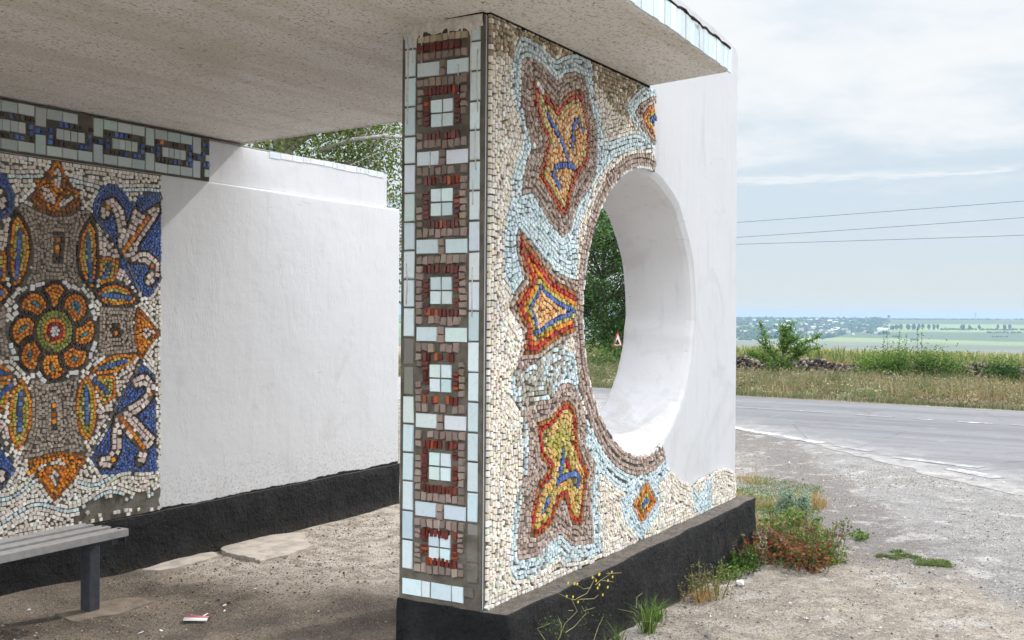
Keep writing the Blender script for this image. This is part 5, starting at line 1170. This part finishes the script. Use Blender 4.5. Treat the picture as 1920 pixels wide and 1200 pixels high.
# ---------------------------------------------------------------- road sign seen through the hole
sp = at(1158, 650, 47); gzs = gz(sp.x, sp.y); sc_ = 47 / 2013.6; H_ = sp.z + 28 * sc_ - gzs
sign = tag(empty('warning_sign', (sp.x, sp.y, gzs), math.atan2(-.99, -.16) + math.pi / 2), 'red bordered triangular steep slope warning sign on a grey post, seen through the hole', 'road sign')
M_post = simple('galvanised post', (.38, .39, .40), .5, .4, .1, 20, .1); M_red = simple('red sign border', (.55, .02, .02), .4, .4, .05); M_wht = simple('white sign face', (.8, .8, .8), .4, .4, .05); M_blk = simple('black pictogram', (.01, .01, .01), .5, .3, .05)
mb = MB(); mb.tube([(0, .03, -.3), (0, .03, H_ - .12)], .032, 10); mb.build('post', M_post, sign, smooth=True)
def tri(s_, y0, y1, mat, name, cz): 
    h = s_ * .866; P = [(-s_ / 2, cz - h / 3), (s_ / 2, cz - h / 3), (0, cz + h * 2 / 3)]; o = link(name, prism_xz(P, y0, y1), mat, sign); return o
cz_ = H_ - .65 * 2 / 3
tri(.76, .0, -.012, M_red, 'border', cz_); tri(.56, -.012, -.015, M_wht, 'face', cz_)
o = link('pictogram', prism_xz([(-.20, cz_ - .12), (.17, cz_ - .12), (-.02, cz_ + .10), (-.06, cz_ + .10), (-.20, cz_ - .07)], -.015, -.018), M_blk, sign)

# ---------------------------------------------------------------- power lines
M_wire = simple('dark power cable', (.10, .12, .14), .5, .3, .1)
for (a, b, lab) in (((1383, 417), (1919, 377), 'highest of the three thin power cables crossing the sky'), ((1383, 445), (1919, 408), 'middle one of the three thin power cables crossing the sky'), ((1383, 458), (1919, 441), 'lowest of the three thin power cables crossing the sky')):
    A = at(a[0], a[1], 70); B_ = at(b[0], b[1], 62); mb = MB(); pts = []
    for t in np.linspace(-4, 4.5, 60): pts.append(A.lerp(B_, t) + Vector((0, 0, .05 * t * (t - 1))))
    mb.tube(pts, .016, 5); tag(mb.build('power_line', M_wire, None, smooth=True), lab, 'power line', 'power cables over the field')

# ---------------------------------------------------------------- far valley side
HRr = np.array([1500, 1800, 2200, 2500, 2800, 3100, 3400, 3800, 4200, 4500, 5200, 7000]); HZz = np.array([-84, -70, -61.5, -53, -44, -34.5, -27, -17.5, -11.2, -11.5, -24, -90])
def hill_z(x, y):
    r = np.hypot(x + 3.66, y + 2.26); a = np.arctan2(y, x)
    return np.interp(r, HRr, HZz) + (fbm(a * 14 + 5, r * .0012, 3) - .45) * 9 * np.clip((r - 1700) / 900, 0, 1) * np.clip((4150 - r) / 500, .03, 1)
rs = np.concatenate([np.linspace(1500, 4400, 150), np.linspace(4450, 7000, 16)]); as_ = np.linspace(-1.25, 1.35, 240); RR, AA = np.meshgrid(rs, as_); X_ = RR * np.cos(AA) - 3.66; Y_ = RR * np.sin(AA) - 2.26
V = np.stack([X_, Y_, hill_z(X_, Y_)], -1).reshape(-1, 3); w_ = len(rs); I, J = np.meshgrid(np.arange(len(as_) - 1), np.arange(w_ - 1), indexing='ij'); b0 = (I * w_ + J).ravel(); F = np.stack([b0, b0 + 1, b0 + w_ + 1, b0 + w_], -1)
def make_hill():
    M = Mat('far fields', .95, spec=.05); x, y, z = M.xyz()
    r = M.math('SQRT', M.math('ADD', M.math('MULTIPLY', x, x), M.math('MULTIPLY', y, y)))
    n = M.noise(.0022, 4, .6); rw = M.math('ADD', r, M.math('MULTIPLY', M.math('SUBTRACT', n, .5), 500))
    v = M.mapping((.0035, .0011, 0), (0, 0, R(15))); vc = M.voro(1, v, out='Color'); sx = M.n.new('ShaderNodeSeparateXYZ'); M.l.new(vc, sx.inputs[0])
    f = M.mix(M.ramp(sx.outputs[0], .2, .8), (.10, .15, .05), (.19, .225, .09)); f = M.mix(M.ramp(sx.outputs[1], .7, .75), f, (.085, .11, .05))
    c = M.mix(M.ramp(rw, 2330, 2480), M.mix(M.ramp(M.noise(1, 6, .65, M.mapping((.011, .0016, 0), (0, 0, R(15)))), .38, .62), (.165, .155, .115), (.095, .115, .06)), f)
    c = M.mix(M.ramp(rw, 3950, 4020), c, (.06, .08, .04)); c = M.mix(M.ramp(M.noise(.03, 5, .7), .62, .68, 0, .7), c, (.05, .075, .03)); M.color(c); return M.m
tag(link('hills', mesh_np('hills', V, F, smooth=True), make_hill()), kind='structure')
def hit(px, py):
    d_ = fwd + right * ((px - 960) / 2013.6) + up * ((600 - py) / 2013.6); t = np.arange(1700, 4400, 4.); Pn = np.array(CAM)[None] + np.array(d_)[None] * t[:, None]
    k = np.nonzero(Pn[:, 2] < hill_z(Pn[:, 0], Pn[:, 1]))[0]; return (Vector(Pn[k[0]]), float(t[k[0]])) if len(k) else (None, 0)
# village woodland, one mass
P = []; Sz = []
g = np.random.default_rng(31)
while len(P) < 2300:
    px = g.uniform(1150, 1665); py = g.uniform(597.5, 636); lim = 637 - max(0, (px - 1480)) * .07 + 4 * math.sin(px * .05)
    if py > lim or g.random() > .35 + .65 * float(fbm(np.array(px * .06), np.array(py * .15)) > .42): continue
    p, d = hit(px, py)
    if p is None: continue
    P.append(tuple(p + Vector((0, 0, 2)))); Sz.append(g.uniform(3.5, 8.5))
V, F, C = lumps(np.array(P), np.array(Sz), pick([(.04, .07, .03), (.055, .09, .035), (.035, .055, .03), (.08, .11, .05)], len(P)), True, .9)
tag(link('village_trees', mesh_np('village_trees', V, F, C), M_far), 'hazy woodland covering the far hillside village', 'trees', kind='stuff')
P = []; Sz = []
for (x0, x1, y, s_, m_) in ((1765, 1830, 618, 4, 60), (1840, 1862, 618.5, 4, 18), (1862, 1919, 619, 4, 40), (1676, 1690, 631, 5, 10), (1710, 1720, 638, 5, 8), (1852, 1915, 624, 3.5, 40), (1640, 1919, 599, 4, 120), (1860, 1890, 632, 3, 14), (1386, 1420, 637, 5, 12)):
    for i in range(m_):
        p, d = hit(g.uniform(x0, x1), y + g.normal(0, .5))
        if p is not None: P.append(tuple(p + Vector((0, 0, 1)))); Sz.append(s_ * g.uniform(.6, 1.2))
V, F, C = lumps(np.array(P), np.array(Sz), pick([(.04, .07, .03), (.055, .09, .035)], len(P)), True, .7)
tag(link('far_hedges', mesh_np('far_hedges', V, F, C), M_far), 'hedge lines and scrub between the far fields', 'hedges', kind='stuff')
# houses
def house_mesh(wc, rc):
    mb = MB(); mb.box((-8, -4.5, -3), (8, 4.5, 4.2), (*wc, 1)); mb.add([(-8.6, -5.2, 3.9), (8.6, -5.2, 3.9), (8.6, 5.2, 3.9), (-8.6, 5.2, 3.9), (-8.6, 0, 7.6), (8.6, 0, 7.6)], [[0, 1, 5, 4], [2, 3, 4, 5], [0, 4, 3], [1, 2, 5], [0, 3, 2, 1]], (*rc, 1)); return mb
kinds = [((.55, .54, .52), (.44, .44, .45)), ((.50, .49, .47), (.32, .31, .31)), ((.5, .48, .45), (.30, .17, .13)), ((.62, .62, .62), (.58, .58, .59))]
protos = []
for wc, rc in kinds:
    o = house_mesh(wc, rc).build('house', M_far, None, tint=True); protos.append(o)
names = ['tiny white house with a pale roof in the far hillside village', 'tiny white house with a grey roof in the far hillside village', 'tiny white house with a reddish roof in the far hillside village', 'tiny bright white house in the far hillside village']
used = [0] * 4; cnt = 0
while cnt < 78:
    px = g.uniform(1386, 1650); py = g.uniform(601, 633 - max(0, px - 1480) * .03)
    if g.random() > .3 + .7 * math.exp(-((px - 1540) / 70) ** 2): continue
    p, d = hit(px, py)
    if p is None: continue
    k = int(g.choice(4, p=[.35, .2, .1, .35])); o = protos[k] if not used[k] else protos[k].copy()
    if used[k]: COL.objects.link(o)
    used[k] = 1; cnt += 1; o.location = p + Vector((0, 0, 3)); o.rotation_euler = (0, 0, g.uniform(0, 3.14)); s_ = g.uniform(.45, .8); o.scale = (s_ * g.uniform(.8, 1.5), s_, s_); tag(o, names[k], 'house', 'houses of the far village')
p, d = hit(1655, 622); o = protos[3].copy(); COL.objects.link(o); o.location = p + Vector((0, 0, 3)); o.scale = (1.6, 1.0, .9); o.rotation_euler = (0, 0, R(100)); tag(o, 'longest white building at the right end of the far village', 'house', 'houses of the far village')
# poplars in a row
def far_tree(px, py, hpx, wpx, label, group):
    p, d = hit(px, py)
    if p is None: p = at(px, py, 4150); d = 4150
    H = hpx * d / 2013.6; w = wpx * d / 2013.6; root = tag(empty('poplar_tree', p), label, 'tree', group); mb = MB(); mb.tube([(0, 0, -2), (0, 0, H * .35)], [w * .07, w * .05], 5); mb.build('trunk', M_bark, root)
    m_ = 60; v = unit(g.normal(size=(m_, 3))) * g.uniform(.3, 1, (m_, 1)); Pp = np.stack([v[:, 0] * w * .42, v[:, 1] * w * .42, H * .58 + v[:, 2] * H * .40], 1); V, F, C = lumps(Pp, np.full(m_, w * .17), pick([(.035, .065, .03), (.05, .085, .035)], m_), True, 1.1); link('crown', mesh_np('crown', V, F, C), M_far, root)
for px, h, w in ((1673, 10, 9), (1681, 11, 9), (1689, 12, 8), (1703, 12, 9), (1713, 12, 9), (1722.5, 12.5, 7), (1730, 13, 7), (1741.5, 12.5, 7), (1751, 12.5, 6.5), (1758.5, 12.5, 6), (1805, 11, 10), (1818, 10, 7), (1836.5, 11, 6.5), (1871, 11.5, 5.5), (1883.5, 12, 6), (1893.5, 12.5, 6)):
    far_tree(px, 619.5, h, w, 'hazy dark poplar in the distant row on the far slope', 'poplars on the far slope')
far_tree(1666.5, 597, 6.5, 5, 'small tree standing alone on the skyline right of the village', None)
# lattice mast on the skyline
pb = at(1829, 598, 4150); root = tag(empty('power_pylon', pb), 'faint lattice power pylon standing on the far skyline', 'pylon'); mb = MB(); Hh = 23
for sx in (-1, 1):
    for sy in (-1, 1): mb.tube([(sx * 2.6, sy * 2.6, -3), (sx * .5, sy * .5, Hh)], .35, 4)
for k in range(6):
    z0 = Hh * k / 6; w0 = 2.6 - 2.1 * k / 6; mb.tube([(-w0, -w0, z0), (w0 * .8, -w0 * .8, z0 + Hh / 6)], .22, 4); mb.tube([(w0, w0, z0), (-w0 * .8, w0 * .8, z0 + Hh / 6)], .22, 4)
mb.build('lattice_mast', M_wire, root); mb = MB()
for z0, w in ((Hh * .72, 5), (Hh * .9, 3.8)): mb.tube([(-w * .5, w, z0), (w * .5, -w, z0)], .35, 4)
mb.build('cross_arm', M_wire, root)

# ---------------------------------------------------------------- haze
mb = MB(); mb.box((-900, -6800, -95), (7400, 6900, 16))
M = bpy.data.materials.new('pale air'); M.use_nodes = True; t = M.node_tree; t.nodes.remove(t.nodes['Principled BSDF']); pv = t.nodes.new('ShaderNodeVolumePrincipled'); pv.inputs['Color'].default_value = (.41, .60, .81, 1); pv.inputs['Density'].default_value = HAZE; pv.inputs['Anisotropy'].default_value = .2
t.links.new(pv.outputs[0], t.nodes['Material Output'].inputs['Volume']); tag(mb.build('haze', M), 'pale bluish air between the road and the far hills', 'haze', kind='stuff')
S.cycles.volume_bounces = 0
